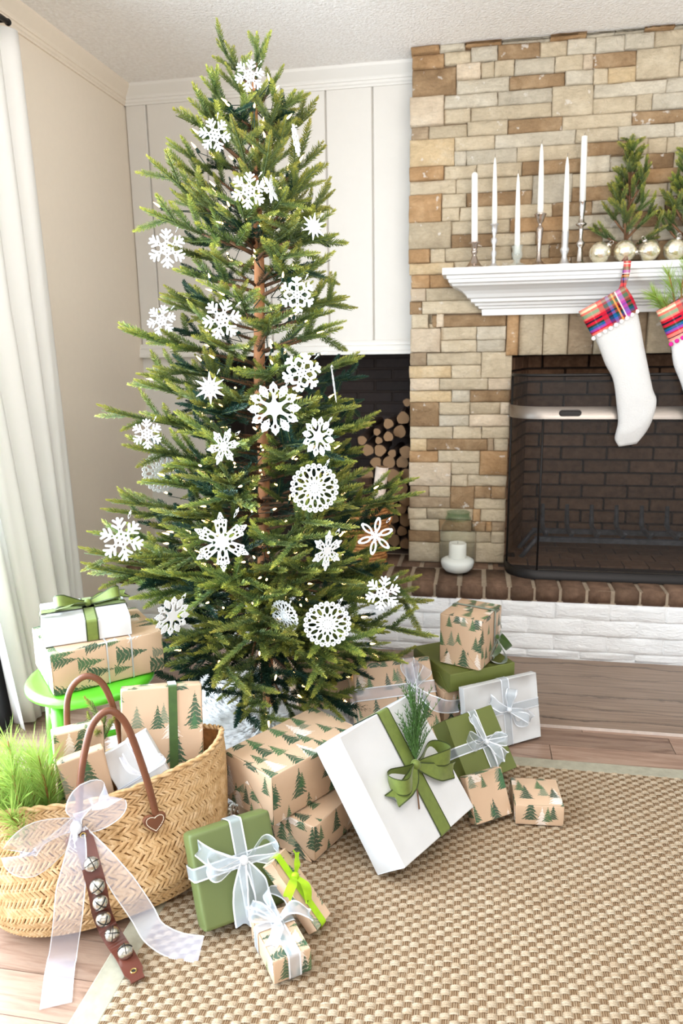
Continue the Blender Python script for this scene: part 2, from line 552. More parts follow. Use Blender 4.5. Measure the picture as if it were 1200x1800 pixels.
bk = MB()
bk.bx(.008, FB0 - .01, .012, .14, .315, 2.435)
bk.bx(FB0 - .02, 1.62, .012, .14, FBZ + .012, 2.435)
bk.bx(FB1 + .01, 1.62, .012, .14, .315, FBZ + .02)
bk.bx(.008, .06, .1, YB + ND + .05, .315, 1.32)
fp(bk.build('backing', M['gap'], fire))
STONES = "0,112,2413,2438,o 112,212,2416,2438,l 212,352,2424,2438,o 352,535,2424,2438,l 0,130,2363,2413,o 130,235,2370,2416,t 235,338,2371,2424,l 338,498,2371,2424,b 0,179,2260,2363,b 179,274,2314,2370,p 274,327,2314,2371,t 327,404,2314,2371,t 404,557,2313,2370,l 179,387,2261,2314,l 387,598,2263,2313,b 0,132,2153,2260,p 132,342,2209,2260,l 342,552,2209,2261,l 132,238,2156,2209,t 238,552,2156,2209,t 0,72,2102,2153,g 72,227,2102,2153,t 227,385,2103,2156,t 385,595,2103,2154,b 0,177,1998,2102,y 177,335,2050,2102,t 335,647,2050,2103,l 177,224,1995,2050,l 224,424,1995,2050,l 424,688,1996,2050,t 0,135,1945,1998,o 135,267,1945,1995,t 267,445,1945,1995,t 445,680,1945,1996,b 0,185,1892,1945,t 185,490,1890,1945,t 490,645,1836,1945,l 0,127,1784,1892,o 127,228,1836,1890,t 228,490,1836,1890,b 127,201,1784,1836,t 201,570,1783,1836,t 570,725,1783,1836,b 725,857,1790,1837,l 645,857,1837,1889,b 168,407,1731,1783,t 407,634,1729,1783,o 634,847,1731,1783,l 0,168,1679,1784,s 168,347,1679,1731,b 347,509,1679,1729,t 509,771,1679,1729,b 0,81,1622,1679,o 81,146,1622,1679,t 146,416,1625,1679,s 416,565,1626,1679,s 565,747,1626,1679,b 0,181,1575,1622,y 181,437,1574,1625,t 437,653,1586,1626,b 653,851,1579,1626,g 535,669,2424,2438,o 669,770,2424,2438,l 770,877,2425,2438,l 877,985,2428,2438,o 985,1058,2428,2438,l 498,601,2370,2424,t 601,706,2367,2424,l 706,811,2366,2424,l 811,917,2370,2425,l 917,1063,2373,2428,t 557,662,2313,2367,t 662,697,2313,2367,p 697,858,2315,2366,b 858,1014,2265,2370,t 1014,1093,2320,2373,l 1014,1097,2265,2320,t 598,703,2263,2313,l 703,757,2259,2315,t 757,858,2259,2315,y 552,708,2154,2263,t 708,974,2211,2259,l 974,1102,2210,2265,l 708,867,2154,2211,t 867,925,2154,2211,t 925,1106,2154,2210,l 595,856,2103,2154,t 856,1111,2106,2154,b 647,806,2052,2103,t 806,1014,2054,2103,l 1014,1115,2054,2106,l 688,843,2002,2052,b 843,920,1998,2054,t 920,988,1998,2054,t 988,1100,1998,2054,t 916,1020,1942,1998,b 1020,1105,1942,1998,t 680,783,1941,2002,l 783,916,1942,1998,l 645,884,1889,1941,t 884,1040,1890,1942,o 1040,1109,1890,1942,t 857,1003,1842,1889,t 1003,1113,1838,1890,l 857,1001,1790,1842,l 1001,1117,1787,1838,b 847,979,1731,1790,b 979,1122,1727,1787,g 881,982,1680,1731,s 982,1127,1677,1727,l 828,985,1605,1680,g 985,1133,1600,1677,b 771,881,1680,1731,l 747,828,1604,1679,b 0,82,1521,1575,o 82,303,1521,1574,o 0,66,1468,1521,p 66,304,1468,1521,t 0,50,1414,1468,b 50,306,1414,1468,t 0,78,1355,1414,t 78,93,1376,1414,t 93,404,1359,1408,b 306,403,1408,1428,t 78,112,1355,1376,t 112,144,1359,1414,p 0,130,1255,1355,p 130,282,1305,1359,t 282,404,1303,1359,l 130,283,1253,1305,t 283,404,1253,1303,l 0,72,1199,1255,g 72,304,1199,1253,t 304,433,1143,1253,t 0,179,1145,1199,y 179,304,1143,1199,t 0,128,1092,1145,p 128,335,1094,1143,t 335,431,1093,1143,p 0,181,1041,1092,y 181,259,1041,1094,l 259,429,1041,1093,b 0,128,935,1041,b 128,260,987,1041,t 260,389,989,1041,s 389,429,989,1041,p 128,259,936,987,l 259,430,937,989,p 0,188,882,935,t 188,313,882,936,t 313,430,884,937,t 0,76,827,882,y 76,339,831,882,b 339,366,830,884,g 366,428,830,884,t 0,126,777,827,o 126,308,778,831,t 308,428,724,830,o 0,184,671,777,p 184,308,724,778,t 184,256,671,724,t 256,426,671,724,t 0,88,620,671,g 88,182,620,671,t 182,287,569,671,b 287,360,617,671,b 360,424,617,671,b 0,182,569,620,g 287,426,568,617,t 0,79,516,569,t 79,283,517,569,s 283,317,512,568,o 317,426,513,568,t 0,135,461,516,t 135,280,464,517,b 280,341,465,512,b 341,366,465,513,o 366,425,466,513,g 0,138,408,461,b 138,298,413,464,t 298,366,413,465,s 366,425,413,466,t 0,140,316,408,s 140,298,316,413,s 298,426,320,413,t 405,455,1237,1440,o 457,554,1237,1440,t 557,655,1237,1440,t 658,757,1237,1440,g 760,860,1237,1440,t 863,965,1237,1440,g 967,1061,1237,1440,t 1063,1161,1237,1440,t 1163,1259,1237,1440,g 1108,1330,1590,1652,l 1330,1620,1590,1652,l 1108,1420,1652,1722,o 1420,1620,1652,1722,p 1108,1380,1722,1800,b 1380,1620,1722,1800,t 1108,1420,1800,1862,p 1420,1620,1800,1862,t 1108,1420,1862,1946,t 1420,1620,1862,1946,o 1108,1420,1946,2024,t 1420,1620,1946,2024,b 1108,1330,2024,2102,o 1330,1620,2024,2102,l 1108,1380,2102,2180,l 1380,1620,2102,2180,t 1108,1420,2180,2264,t 1420,1620,2180,2264,b 1108,1330,2264,2334,t 1330,1620,2264,2334,l 1108,1380,2334,2404,t 1380,1620,2334,2404,t 1108,1420,2404,2438,p 1420,1620,2404,2438,b 1273,1320,1237,1440,t 1321,1370,1237,1440,o 1371,1420,1237,1440,t 1421,1480,1237,1440,g 1481,1620,1237,1440,t 1505,1620,318,1236,t"
sr_ = random.Random(5)


def stone_mesh(w, h, d, seed):
    nx = 5 if w > .09 else 4
    nz_ = 4
    g = .0007
    xs = [-w / 2 + g, -w / 2 + g + .006] + [(-w / 2 + w * i / (nx - 1)) for i in range(1, nx - 1)] + [w / 2 - g - .006, w / 2 - g]
    zs = [-h / 2 + g, -h / 2 + g + .005] + [(-h / 2 + h * i / (nz_ - 1)) for i in range(1, nz_ - 1)] + [h / 2 - g - .005, h / 2 - g]
    mb = MB()
    rows = []
    for i, z in enumerate(zs):
        r = []
        for j, x in enumerate(xs):
            edge = (i in (0, len(zs) - 1)) or (j in (0, len(xs) - 1))
            n = mnoise.noise(Vector((x * 9 + seed * 3.7, z * 14, seed)))
            n2 = mnoise.noise(Vector((x * 25 + seed, z * 30, seed * 2)))
            y = -d + (.004 if edge else 0) - .009 * n - .004 * n2
            jx = 0.0028 * mnoise.noise(Vector((z * 40, seed, x * 20))) if edge else 0
            r.append((x + jx, y, z + jx * .8))
        rows.append(r)
    b = mb.grid(rows, 0, False, True)
    k = len(xs); n = len(zs)
    ring = [b + j for j in range(k)] + [b + i * k + k - 1 for i in range(1, n)] + [b + (n - 1) * k + j for j in range(k - 2, -1, -1)] + [b + i * k for i in range(n - 2, 0, -1)]
    b2 = len(mb.v)
    for q in ring: mb.v.append((mb.v[q][0], .02, mb.v[q][2]))
    for i in range(len(ring)):
        a, c = i, (i + 1) % len(ring)
        mb.face((ring[a], ring[c], b2 + c, b2 + a))
    return mb


for i, s in enumerate(STONES.split()):
    a, b, c, d, k = s.split(',')
    x0, x1, z0, z1 = int(a) / 1000, int(b) / 1000, int(c) / 1000, int(d) / 1000
    x1 = min(x1, 1.62)
    if x0 < .03: x0 = sr_.uniform(-.008, .004)
    if x1 - x0 < .01: continue
    dep = sr_.uniform(.002, .014) + (.008 if k in 'po' else 0) + (.012 if z0 > 2.40 else 0)
    fp(stone_mesh(x1 - x0, z1 - z0, dep, i).build('stone', ST[k], fire, True, ((x0 + x1) / 2, 0, (z0 + z1) / 2)))

# firebox
fb = MB()
FY, FX0, FX1 = .60, .545, 1.40
fb.add([(FX0 - .08, FY + .03, .315), (FX1 + .08, FY + .03, .315), (FX1 + .08, FY + .03, 1.45), (FX0 - .08, FY + .03, 1.45)], [(0, 1, 2, 3)])
fb.add([(FB0 - .02, .10, .315), (FX0 - .03, FY + .03, .315), (FX0 - .03, FY + .03, 1.45), (FB0 - .02, .10, 1.45)], [(0, 1, 2, 3)])
fb.add([(FB1 + .006, .13, .315), (FX1 + .03, FY + .03, .315), (FX1 + .03, FY + .03, 1.45), (FB1 + .006, .13, 1.45)], [(3, 2, 1, 0)])
fb.add([(.40, .1, 1.45), (1.55, .1, 1.45), (1.55, .7, 1.45), (.40, .7, 1.45)], [(0, 1, 2, 3)])
fb.bx(.40, 1.62, -.04, .70, .3098, .3145)
fp(fb.build('firebox', M['fire_mortar'], fire))
brickwork(fire, 'firebox_brick', M['fire_brick'], FX0 - .02, FX1 + .02, 0, 1.13, .222, .0655, .010, lambda x, z, j: ((x, FY + .012 + j, z), None), seed=2)
ang = math.atan2(FY - .13, FX0 - FB0)
sl = math.hypot(FY - .13, FX0 - FB0)
brickwork(fire, 'firebox_brick', M['fire_brick'], 0, sl, 0, 1.13, .222, .0655, .010,
          lambda x, z, j: ((FB0 - .028 + x * math.cos(ang), .13 + x * math.sin(ang), z), (0, 0, ang)), seed=3)
cache = {}
for r in range(6):
    for c in range(11):
        q = MB(); q.box((0, 0, 0), (.097, .198, .012))
        if 'f' not in cache: cache['f'] = q.mesh('floor_brick', M['fire_brick'])
        xx = .48 + c * .103 + (.05 if r % 2 else 0)
        yy = .05 + r * .104
        if xx < 1.5: obj('firebox_floor_brick', cache['f'], fire, (xx, yy, .002), (0, 0, PI / 2 if False else 0), (1, .5, 1))

# ------------------------------------------------------------------ raised hearth
hearth = empty('hearth', 'raised hearth with brown brick top over white painted rock-face brick', 'hearth', (.15, -.15, 0))
HX0, HX1 = -1.30, 1.62
hb = MB()
hb.bx(HX0, HX1, -.3135, .14, .0, .2535)
hb.bx(HX0, HX1, -.313, .14, .2535, .3095)
ho = hb.build('mortar_bed', [M['painted_brick'], M['hearth_mortar']], hearth, loc=(-.15, .15, 0))
ho.data.polygons.foreach_set('material_index', [0] * 6 + [1] * 6)


def bevel_box(name, d, mat, off=.004):
    q = MB(); q.box((0, 0, 0), d)
    bm = bmesh.new(); me = q.mesh(name, mat); bm.from_mesh(me)
    bmesh.ops.bevel(bm, geom=bm.edges[:], offset=off, segments=2, affect='EDGES')
    bm.to_mesh(me); bm.free()
    me.polygons.foreach_set('use_smooth', [True] * len(me.polygons))
    return me


header = bevel_box('hearth_brick', (.0915, .235, .061), M['hearth_brick'], .006)
back_b = bevel_box('hearth_brick', (.0915, .19, .061), M['hearth_brick'], .005)
x = HX0 + .06
k = 0
while x < HX1 - .05:
    obj('hearth_brick', header, hearth, (x - .15 + rnd.uniform(-.001, .001), -.203 + .15 + rnd.uniform(-.003, .003), .2845 + rnd.uniform(-.0015, .0015)), (0, 0, rnd.uniform(-.008, .008)))
    if x < .44 or x > 1.5:
        obj('hearth_brick', back_b, hearth, (x - .15 + .03, .02 + .15, .2835), (0, 0, rnd.uniform(-.01, .01)))
    x += .1017; k += 1
# painted rock-face bricks in front
cach = {}
for j in range(4):
    z1 = .2535 - j * .0688
    z0 = max(.013, z1 - .0688)
    x = HX0 - (.1065 if j % 2 else 0) + .0
    while x < HX1:
        a, b = max(x, HX0), min(x + .2135, HX1)
        if b - a > .03:
            key = (round(b - a, 3), round(z1 - z0, 3))
            if key not in cach: cach[key] = [stone_mesh(key[0] - .002, key[1] - .002, .012, 70 + j * 3 + s).mesh('painted_brick', M['painted_brick'], True) for s in range(3)]
            obj('painted_brick', rnd.choice(cach[key]), hearth, ((a + b) / 2 - .15, -.306 + .15, (z0 + z1) / 2))
        x += .2135

slab = MB()
slab.bx(-.55, 1.75, -.885, -.322, 0, .0115)
o = slab.build('hearth_slab', [M['slab'], M['slab_edge']], None)
o.data.polygons.foreach_set('material_index', [1 if abs(p.normal.z) < .5 else 0 for p in o.data.polygons])
tag(o, 'grey-brown veined stone slab on the floor before the hearth', 'slab')

# ------------------------------------------------------------------ mantel shelf
prof = [(.200, 1.581), (.200, 1.556), (.184, 1.553), (.182, 1.541), (.176, 1.539), (.174, 1.527), (.164, 1.522), (.160, 1.515),
        (.142, 1.508), (.122, 1.497), (.108, 1.484), (.100, 1.471), (.088, 1.467), (.086, 1.455), (.072, 1.450), (.068, 1.441), (.056, 1.438), (.054, 1.430), (.042, 1.427), (.040, 1.402)]
mt = MB()
XM = .142
rows = []
for d, z in prof:
    xe = XM + (.2 - d)
    rows.append([(xe, -.004, z), (xe, -d, z), (1.62, -d, z), (1.62, -.004, z)])
b = mt.grid(rows, 0, False, True)
n = len(prof)
mt.face([b + 0, b + 3, b + 2, b + 1][::-1]); mt.face([b + (n - 1) * 4 + i for i in range(4)])
mt.face([b + i * 4 + 2 for i in range(n)] + [b + i * 4 + 3 for i in range(n - 1, -1, -1)])
mo = mt.build('mantel_shelf', M['mantel'])
tag(mo, 'white painted mantel shelf with stepped crown moulding across the stone', 'mantel')

# ------------------------------------------------------------------ fire screen
M['iron'] = simple('black_iron', sr(38, 35, 34), .45, .6)
M['steel'] = simple('brushed_steel', sr(150, 141, 133), .38, .9, nz=30, amt=.12, stretch=(1, 1, 60))
t = NT('screen_mesh')
t.base(sr(24, 22, 21), .6)
t.sheer(.53)
M['screen_mesh'] = t.mat
screen = empty('fire_screen', 'black mesh fire screen with rounded ends and brushed steel band', 'fire screen', (.95, -.12, .315))


def plan(y_off=0.0, n=7, xl=.434, xr=1.48, yf=-.205, yb=-.022, r=.125):
    p = [(xl, yb)]
    for i in range(n + 1):
        a = PI + (PI / 2) * i / n
        p.append((xl + r + r * math.cos(a), yf + r + r * math.sin(a)))
    for i in range(n + 1):
        a = -PI / 2 + (PI / 2) * i / n
        p.append((xr - r + r * math.cos(a), yf + r + r * math.sin(a)))
    p.append((xr, yb))
    return [Vector((x - .95, y + .12, 0)) for x, y in p]


def band(name, z0, z1, mat, th, parent, pl=None):
    mb = MB()
    P = pl or plan()
    nrm = []
    for i, p in enumerate(P):
        tt = (P[min(i + 1, len(P) - 1)] - P[max(i - 1, 0)]).normalized()
        nrm.append(Vector((tt.y, -tt.x, 0)))
    rows = [[p + q * th + Vector((0, 0, z0)) for p, q in zip(P, nrm)], [p + q * th + Vector((0, 0, z1)) for p, q in zip(P, nrm)],
            [p - q * th + Vector((0, 0, z1)) for p, q in zip(P, nrm)], [p - q * th + Vector((0, 0, z0)) for p, q in zip(P, nrm)]]
    rows.append(rows[0])
    mb.grid(rows, 0, False)
    return mb.build(name, mat, parent, True)


band('base_rail', .0, .040, M['iron'], .006, screen)
band('steel_band', .672, .722, M['steel'], .006, screen)
P = plan()
tb = MB(); tb.tube([p + Vector((0, 0, .845)) for p in P][1:-1], .006, 8)
tb.tube([P[1] + Vector((0, 0, .845)), P[1] + Vector((0, 0, .03))], .005, 6)
tb.tube([P[-2] + Vector((0, 0, .845)), P[-2] + Vector((0, 0, .03))], .005, 6)
tb.build('frame', M['iron'], screen, True)
for px_ in (.553, 1.36):
    q = MB(); q.tube([(px_ - .95, -.205 + .12, .04), (px_ - .95, -.205 + .12, .672)], .0045, 6)
    q.build('upright', M['iron'], screen, True)
q = MB()
q.grid([[p + Vector((0, 0, z)) for p in P] for z in (.02, .844)], 0)
q.build('mesh_panel', M['screen_mesh'], screen, True)
hd = MB()
hx = .655 - .95
for i in range(24):
    a = 2 * PI * i / 24
hp = [(hx + (.030 if math.cos(a) > 0 else -.030) + .010 * math.cos(a), -.214 + .12, .697 + .010 * math.sin(a)) for a in [2 * PI * i / 24 for i in range(25)]]
hd.tube(hp, .0032, 6)
M['handle_dark'] = simple('handle_dark', sr(52, 48, 47), .4, .5)
ho = hd.build('handle', M['handle_dark'], screen, True)
hv = MB(); hv.box((hx, -.2125 + .12, .697), (.072, .002, .016)); hv.build('recess', M['iron'], ho)

# ------------------------------------------------------------------ log grate
M['cast'] = simple('cast_iron', sr(104, 104, 108), .6, .5, nz=40, amt=.3, bump=.4)
gr = empty('fire_grate', 'cast iron log grate with upturned fingers inside the firebox', 'grate', (.95, .24, .315))
for i in range(7):
    x = -.33 + i * .115
    q = MB(); q.tube([(x, -.105, .125), (x, -.06, .10), (x, .09, .10), (x, .125, .12), (x, .14, .205)], [.010, .012, .012, .012, .009], 6)
    q.build('finger', M['cast'], gr, True)
for yy in (-.085, .08):
    q = MB(); q.box((.02, yy, .084), (.80, .024, .022)); q.build('bar', M['cast'], gr)
    for sx in (-1, 1):
        q = MB(); q.tube([(sx * .38 + .02, yy, .086), (sx * .40 + .02, yy - .015, .080), (sx * .465 + .02, yy - .055, .006)], .011, 6)
        q.build('leg', M['cast'], gr, True)
# ------------------------------------------------------------------ the Christmas tree
t = NT('needles')
at = t.n('ShaderNodeAttribute', attribute_name='tint')
oi = t.n('ShaderNodeObjectInfo')
hsv = t.n('ShaderNodeHueSaturation')
t.set(hsv.inputs['Value'], t.math('ADD', t.math('MULTIPLY', oi.outputs['Random'], .35), .85))
t.set(hsv.inputs['Hue'], t.math('ADD', t.math('MULTIPLY', oi.outputs['Random'], .03), .488))
t.set(hsv.inputs['Color'], at.outputs['Color'])
t.base(hsv.outputs[0], .5, spec=.35)
t.translucent(.16, sr(150, 170, 60))
for nd in t.t.nodes:
    if nd.type == 'BSDF_TRANSLUCENT': t.t.links.new(hsv.outputs[0], nd.inputs[0])
M['needles'] = t.mat
M['twig'] = simple('twig_bark', sr(108, 76, 50), .8, nz=60, amt=.3)
M['green_twig'] = simple('green_twig', sr(78, 92, 50), .8)
M['trunk'] = simple('trunk_bark', sr(182, 124, 82), .8, nz=24, amt=.35, bump=.6, dist=.006, stretch=(1, 1, .25))

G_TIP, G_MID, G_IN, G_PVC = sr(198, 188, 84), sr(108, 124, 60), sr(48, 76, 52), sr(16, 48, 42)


def lerp3(a, b, k): return tuple(a[i] + (b[i] - a[i]) * k for i in range(3))


def sprig(mb, p0, dirv, L, upv, r, nl=.0168, dark=False, bend=0.0, dens=1.0, nw=.0024):
    """needle-covered shoot: needles to both sides and above, shorter to the tip"""
    d = dirv.normalized()
    side = d.cross(upv)
    side = side.normalized() if side.length > 1e-4 else d.orthogonal().normalized()
    u = side.cross(d)
    step = .0027 / dens
    n = int(L / step)
    for i in range(n):
        k = i / n
        c = p0 + d * (L * k) + u * (bend * L * k * k)
        ln = nl * (1.0 if k < .72 else 1.0 - .55 * (k - .72) / .28) * r.uniform(.85, 1.12)
        if k < .06: ln *= .7
        for q in range(4):
            ph = (q * PI / 2 + (PI / 4 if i % 2 else 0) + r.uniform(-.35, .35))
            lat, ver = math.cos(ph), math.sin(ph) * .42 + .12
            fwd = r.uniform(.40, .72) + (.9 * max(0, k - .82) / .18)
            nd = (side * lat + u * ver + d * fwd).normalized()
            wv = nd.cross(u if abs(lat) > .5 else side).normalized() * nw * .5
            e = c + nd * ln
            mid = c + nd * ln * .55
            b = len(mb.v)
            mb.v.extend([tuple(c - wv * .7), tuple(c + wv * .7), tuple(mid + wv), tuple(e), tuple(mid - wv)])
            mb.f.append((b, b + 1, b + 2, b + 3, b + 4)); mb.m.append(0)
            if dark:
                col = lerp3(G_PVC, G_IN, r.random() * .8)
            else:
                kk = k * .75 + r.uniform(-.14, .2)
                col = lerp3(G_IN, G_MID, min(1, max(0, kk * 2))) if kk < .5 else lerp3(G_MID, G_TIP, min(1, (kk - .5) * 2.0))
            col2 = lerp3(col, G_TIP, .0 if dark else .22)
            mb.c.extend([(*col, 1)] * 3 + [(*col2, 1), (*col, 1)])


def branch_proto(L, seed, nside, sl, dark=False, spread=1.0, terminal=True):
    """branch along +X of length L, shoots on the outer part; returns (wood mesh, needle mesh, tips)"""
    r = random.Random(seed)
    w, nd = MB(), MB()
    nd.c = []
    sag = r.uniform(-.05, .08)
    f = lambda k: Vector((L * k, L * .03 * math.sin(3 * k + seed), L * sag * k * k))
    w.tube([f(k) for k in (0, .3, .5)], [.0055, .0046, .0036], 6)
    w.tube([f(k) - Vector((0, 0, .002)) for k in (.5, .75, .97)], [.0034, .0022, .0012], 5, 1)
    tips = []
    if terminal:
        k0 = max(.45, 1 - sl / L)
        p0 = f(k0); p1 = f(1.0)
        sprig(nd, p0, p1 - p0, (p1 - p0).length, Vector((0, 0, 1)), r, dark=dark, bend=r.uniform(-.05, .1))
        tips.append(p1)
    for i in range(nside):
        k = .32 + .52 * (i + .5) / nside + r.uniform(-.03, .03)
        if L < .25: k = .15 + .65 * (i + .5) / nside
        s = 1 if i % 2 else -1
        if r.random() < .18: s *= -1
        a = math.radians(r.uniform(32, 62)) * spread
        el = math.radians(r.uniform(-22, 42))
        dv = Vector((math.cos(a) * math.cos(el), s * math.sin(a) * math.cos(el), math.sin(el)))
        ll = sl * r.uniform(.72, 1.1) * (1.12 - .35 * k)
        p0 = f(k)
        sprig(nd, p0, dv, ll, Vector((0, 0, 1)), r, dark=dark and r.random() < .8, bend=r.uniform(-.08, .12))
        w.tube([p0 - Vector((0, 0, .002)), p0 + dv * ll * .85 - Vector((0, 0, .003))], [.0016, .0009], 4, 1, False)
        tips.append(p0 + dv * ll)
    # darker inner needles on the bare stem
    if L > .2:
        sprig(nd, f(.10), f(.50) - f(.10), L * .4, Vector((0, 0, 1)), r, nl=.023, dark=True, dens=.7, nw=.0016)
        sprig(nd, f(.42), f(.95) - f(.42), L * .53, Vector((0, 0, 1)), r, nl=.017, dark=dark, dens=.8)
    return (w.mesh('branch', [M['twig'], M['green_twig']], True), nd.mesh('needles', M['needles']), tips)


PROTO = {}
for nm, L, ns, sl, dk, sp in (('S', .2, 4, .12, False, 1.0), ('M', .36, 5, .145, False, 1.0), ('L', .54, 7, .155, False, 1.0), ('X', .70, 8, .16, False, .95), ('D', .34, 7, .13, True, 1.1)):
    PROTO[nm] = (L, [branch_proto(L, 31 + i * 7 + int(L * 100), ns, sl, dk, sp) for i in range(4)])

tree = empty('christmas_tree', 'tall slim artificial fir tree with lit warm white string lights in the corner', 'tree', (-.405, -1.0, 0))
T0, T1 = Vector((-.405, -1.0, 0)), Vector((-.363, -1.0, 2.2))
axp = lambda z: T0 + (T1 - T0) * (z / 2.2)
tk = MB()
zs = [0.03, .3, .6, .9, 1.2, 1.5, 1.8, 1.95, 2.03]
tk.tube([axp(z) - T0 + Vector((.004 * math.sin(z * 9), .004 * math.cos(z * 7), 0)) for z in zs], [.021, .021, .020, .019, .018, .016, .013, .010, .006], 12)
tk.build('trunk', M['trunk'], tree, True)
SHOOT_TIPS = []
br_r = random.Random(4)


def add_branch(base, tip, kind=None, roll=0.0):
    v = tip - base
    L = v.length
    if kind is None:
        kind = 'S' if L < .27 else 'M' if L < .44 else 'L' if L < .6 else 'X'
    L0, ps = PROTO[kind]
    wood, nd, tips = br_r.choice(ps)
    s = L / L0
    x = v.normalized()
    z = Vector((0, 0, 1)) - x * x.z
    z = z.normalized() if z.length > .05 else Vector((0, 1, 0))
    y = z.cross(x)
    R = Matrix((x, y, z)).transposed() @ Matrix.Rotation(roll, 3, 'X')
    th = min(1.25, max(.85, s))
    R4 = Matrix.Translation(base - T0) @ R.to_4x4() @ Matrix.Diagonal((s, th, th, 1))
    b = obj('branch', wood, tree)
    b.matrix_local = R4
    n = obj('needles', nd, b)
    n['kind'] = 'stuff'
    for q in tips:
        SHOOT_TIPS.append((R4 @ q + T0, (R @ q.normalized())))


TIPS = "-476,-1002,2193 -360,-992,2204 -416,-1104,2051 -494,-1096,2024 -519,-1056,1994 -538,-1089,1974 -559,-1106,1945 -308,-961,2061 -234,-1043,1988 -204,-934,1967 -226,-1189,1864 -528,-1106,1887 -601,-1122,1858 -596,-1150,1821 -640,-1204,1777 -500,-1223,1732 -167,-958,1857 -168,-1018,1794 -183,-1152,1753 -253,-1100,1969 -370,-1252,1870 -270,-1232,1821 -140,-960,1734 -140,-1055,1675 -129,-1002,1608 -139,-1108,1616 -528,-1196,1728 -633,-1062,1724 -657,-1205,1642 -481,-1230,1612 -612,-1058,1576 -435,-1274,1527 -214,-1305,1540 -588,-1149,1505 -627,-1171,1441 -657,-1122,1404 -358,-1356,1416 -165,-1032,1518 -178,-1167,1497 -92,-1045,1431 -139,-1017,1388 -110,-1157,1339 -223,-1253,1689 -351,-1317,1656 -268,-1251,1734 -190,-1272,1614 -752,-1208,1317 -693,-1146,1305 -731,-1140,1213 -704,-1234,1167 -677,-1133,1238 -779,-1329,1101 -771,-1189,994 -795,-1270,850 -824,-1257,809 -651,-1258,1070 -119,-939,1442 -130,-934,1332 -44,-1027,1228 -85,-1030,1126 -76,-1186,1104 -17,-1059,1057 -65,-939,957 -46,-1229,964 113,-943,859 137,-1079,840 89,-1017,796 -411,-1477,937 -387,-1507,891 -153,-1464,766 -80,-1406,831 -241,-1450,767 -162,-1301,942 -427,-1357,1299 -485,-1258,1362 -254,-1355,1353 -168,-1201,1264 -243,-1354,1237 -486,-1351,1149 -344,-1433,1168 -469,-1369,1058 -564,-1317,955 -173,-1418,1005 -96,-1171,1038 -141,-1271,1111 -556,-1356,831 -669,-1287,899 -27,-1199,860 -63,-1368,877 -221,-1392,1121 -376,-1452,1038 -877,-1326,669 -905,-1271,610 -853,-1299,742 -821,-1228,634 -640,-1464,734 -480,-1486,785 -555,-1464,664 -115,-1437,705 -203,-1460,693 55,-1032,661 133,-983,521 162,-987,436 185,-1075,394 126,-982,253 35,-1016,584 1,-1173,487 -6,-1354,652 -67,-1366,686 -362,-1545,683 -266,-1518,632 -411,-1543,641 -507,-1558,520 -282,-1548,567 -293,-1547,508 -379,-1559,411 -164,-1497,644 -63,-1405,470 -114,-1458,554 -775,-1208,499 -842,-1248,602 -223,-1515,554 -259,-1513,463 -109,-1462,401 -76,-1373,235 -216,-1165,31 -274,-1465,228 -310,-1516,346 -88,-1328,313 -82,-1397,389 -88,-1417,456 93,-1201,342 25,-1085,360 -2,-1390,450 -228,-1396,422"
for s in TIPS.split():
    tip = Vector([int(q) / 1000 for q in s.split(',')])
    r0 = (tip - axp(tip.z)).to_2d().length
    zb = tip.z - (.10 + .28 * r0 if tip.z > 1.7 else .16 * r0 + .02 if tip.z > .5 else .02 * r0 - .06)
    if tip.z > 2.1:
        zb = 2.0
        tip.z -= .04
    zb = min(2.08, max(.22, zb))
    add_branch(axp(zb), tip, roll=br_r.uniform(-.5, .5))
# inner and rear branches that fill the crown
zz = [.3, .45, .6, .8, 1.0, 1.2, 1.4, 1.6, 1.8, 2.0]
rr = [.42, .52, .53, .48, .45, .40, .34, .30, .24, .15]
k = 0
z = .34
while z < 1.98:
    R_ = float(np.interp(z, zz, rr))
    n = 7 if z < 1.0 else 5 if z < 1.5 else 4
    for i in range(n):
        a = 2 * PI * (i / n) + k * .9 + br_r.uniform(-.25, .25)
        rad = R_ * br_r.uniform(.62, .86)
        rear = math.sin(a) > .2
        da = (a + math.radians(70) + PI) % (2 * PI) - PI
        if z > .55 and abs(da) < .30: continue
        if z > 1.25 and br_r.random() < .35: continue
        tip = axp(z) + Vector((math.cos(a) * rad, math.sin(a) * rad, rad * br_r.uniform(-.02, .22)))
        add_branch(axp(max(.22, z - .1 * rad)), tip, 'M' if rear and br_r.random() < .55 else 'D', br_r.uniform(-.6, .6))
    z += .082 if z < 1.0 else .105
    k += 1

for i in range(13):
    a = math.radians(-165 + 150 * i / 12 + br_r.uniform(-5, 5))
    rad = br_r.uniform(.30, .43)
    zt = br_r.uniform(.16, .34)
    add_branch(axp(zt + .10), axp(zt) + Vector((math.cos(a) * rad, math.sin(a) * rad, 0)), 'D', br_r.uniform(-.6, .6))

# string lights
M['wire'] = simple('green_wire', sr(22, 52, 40), .5)
t = NT('warm_bulb')
t.base(sr(255, 236, 190), .3)
t.bsdf.inputs['Emission Color'].default_value = (1.0, .66, .27, 1)
t.bsdf.inputs['Emission Strength'].default_value = 6
M['bulb'] = t.mat
lights = empty('string_lights', 'green wire string of small warm white lights wound through the tree', 'lights', (-.405, -1.0, .1))
LO = Vector((-.405, -1.0, .1))
q = MB(); q.lathe([(.0022, 0), (.0030, .004), (.0031, .010), (.0021, .017), (.0005, .024)], 8)
bulb_me = q.mesh('bulb', M['bulb'], True)
q = MB(); q.lathe([(.0036, -.014), (.0042, -.012), (.0042, .001), (.0030, .002)], 8)
sock_me = q.mesh('socket', M['wire'], True)
lr = random.Random(9)
pts = [p for p in SHOOT_TIPS if .08 < p[0].z < 2.04]
lr.shuffle(pts)
chosen = []
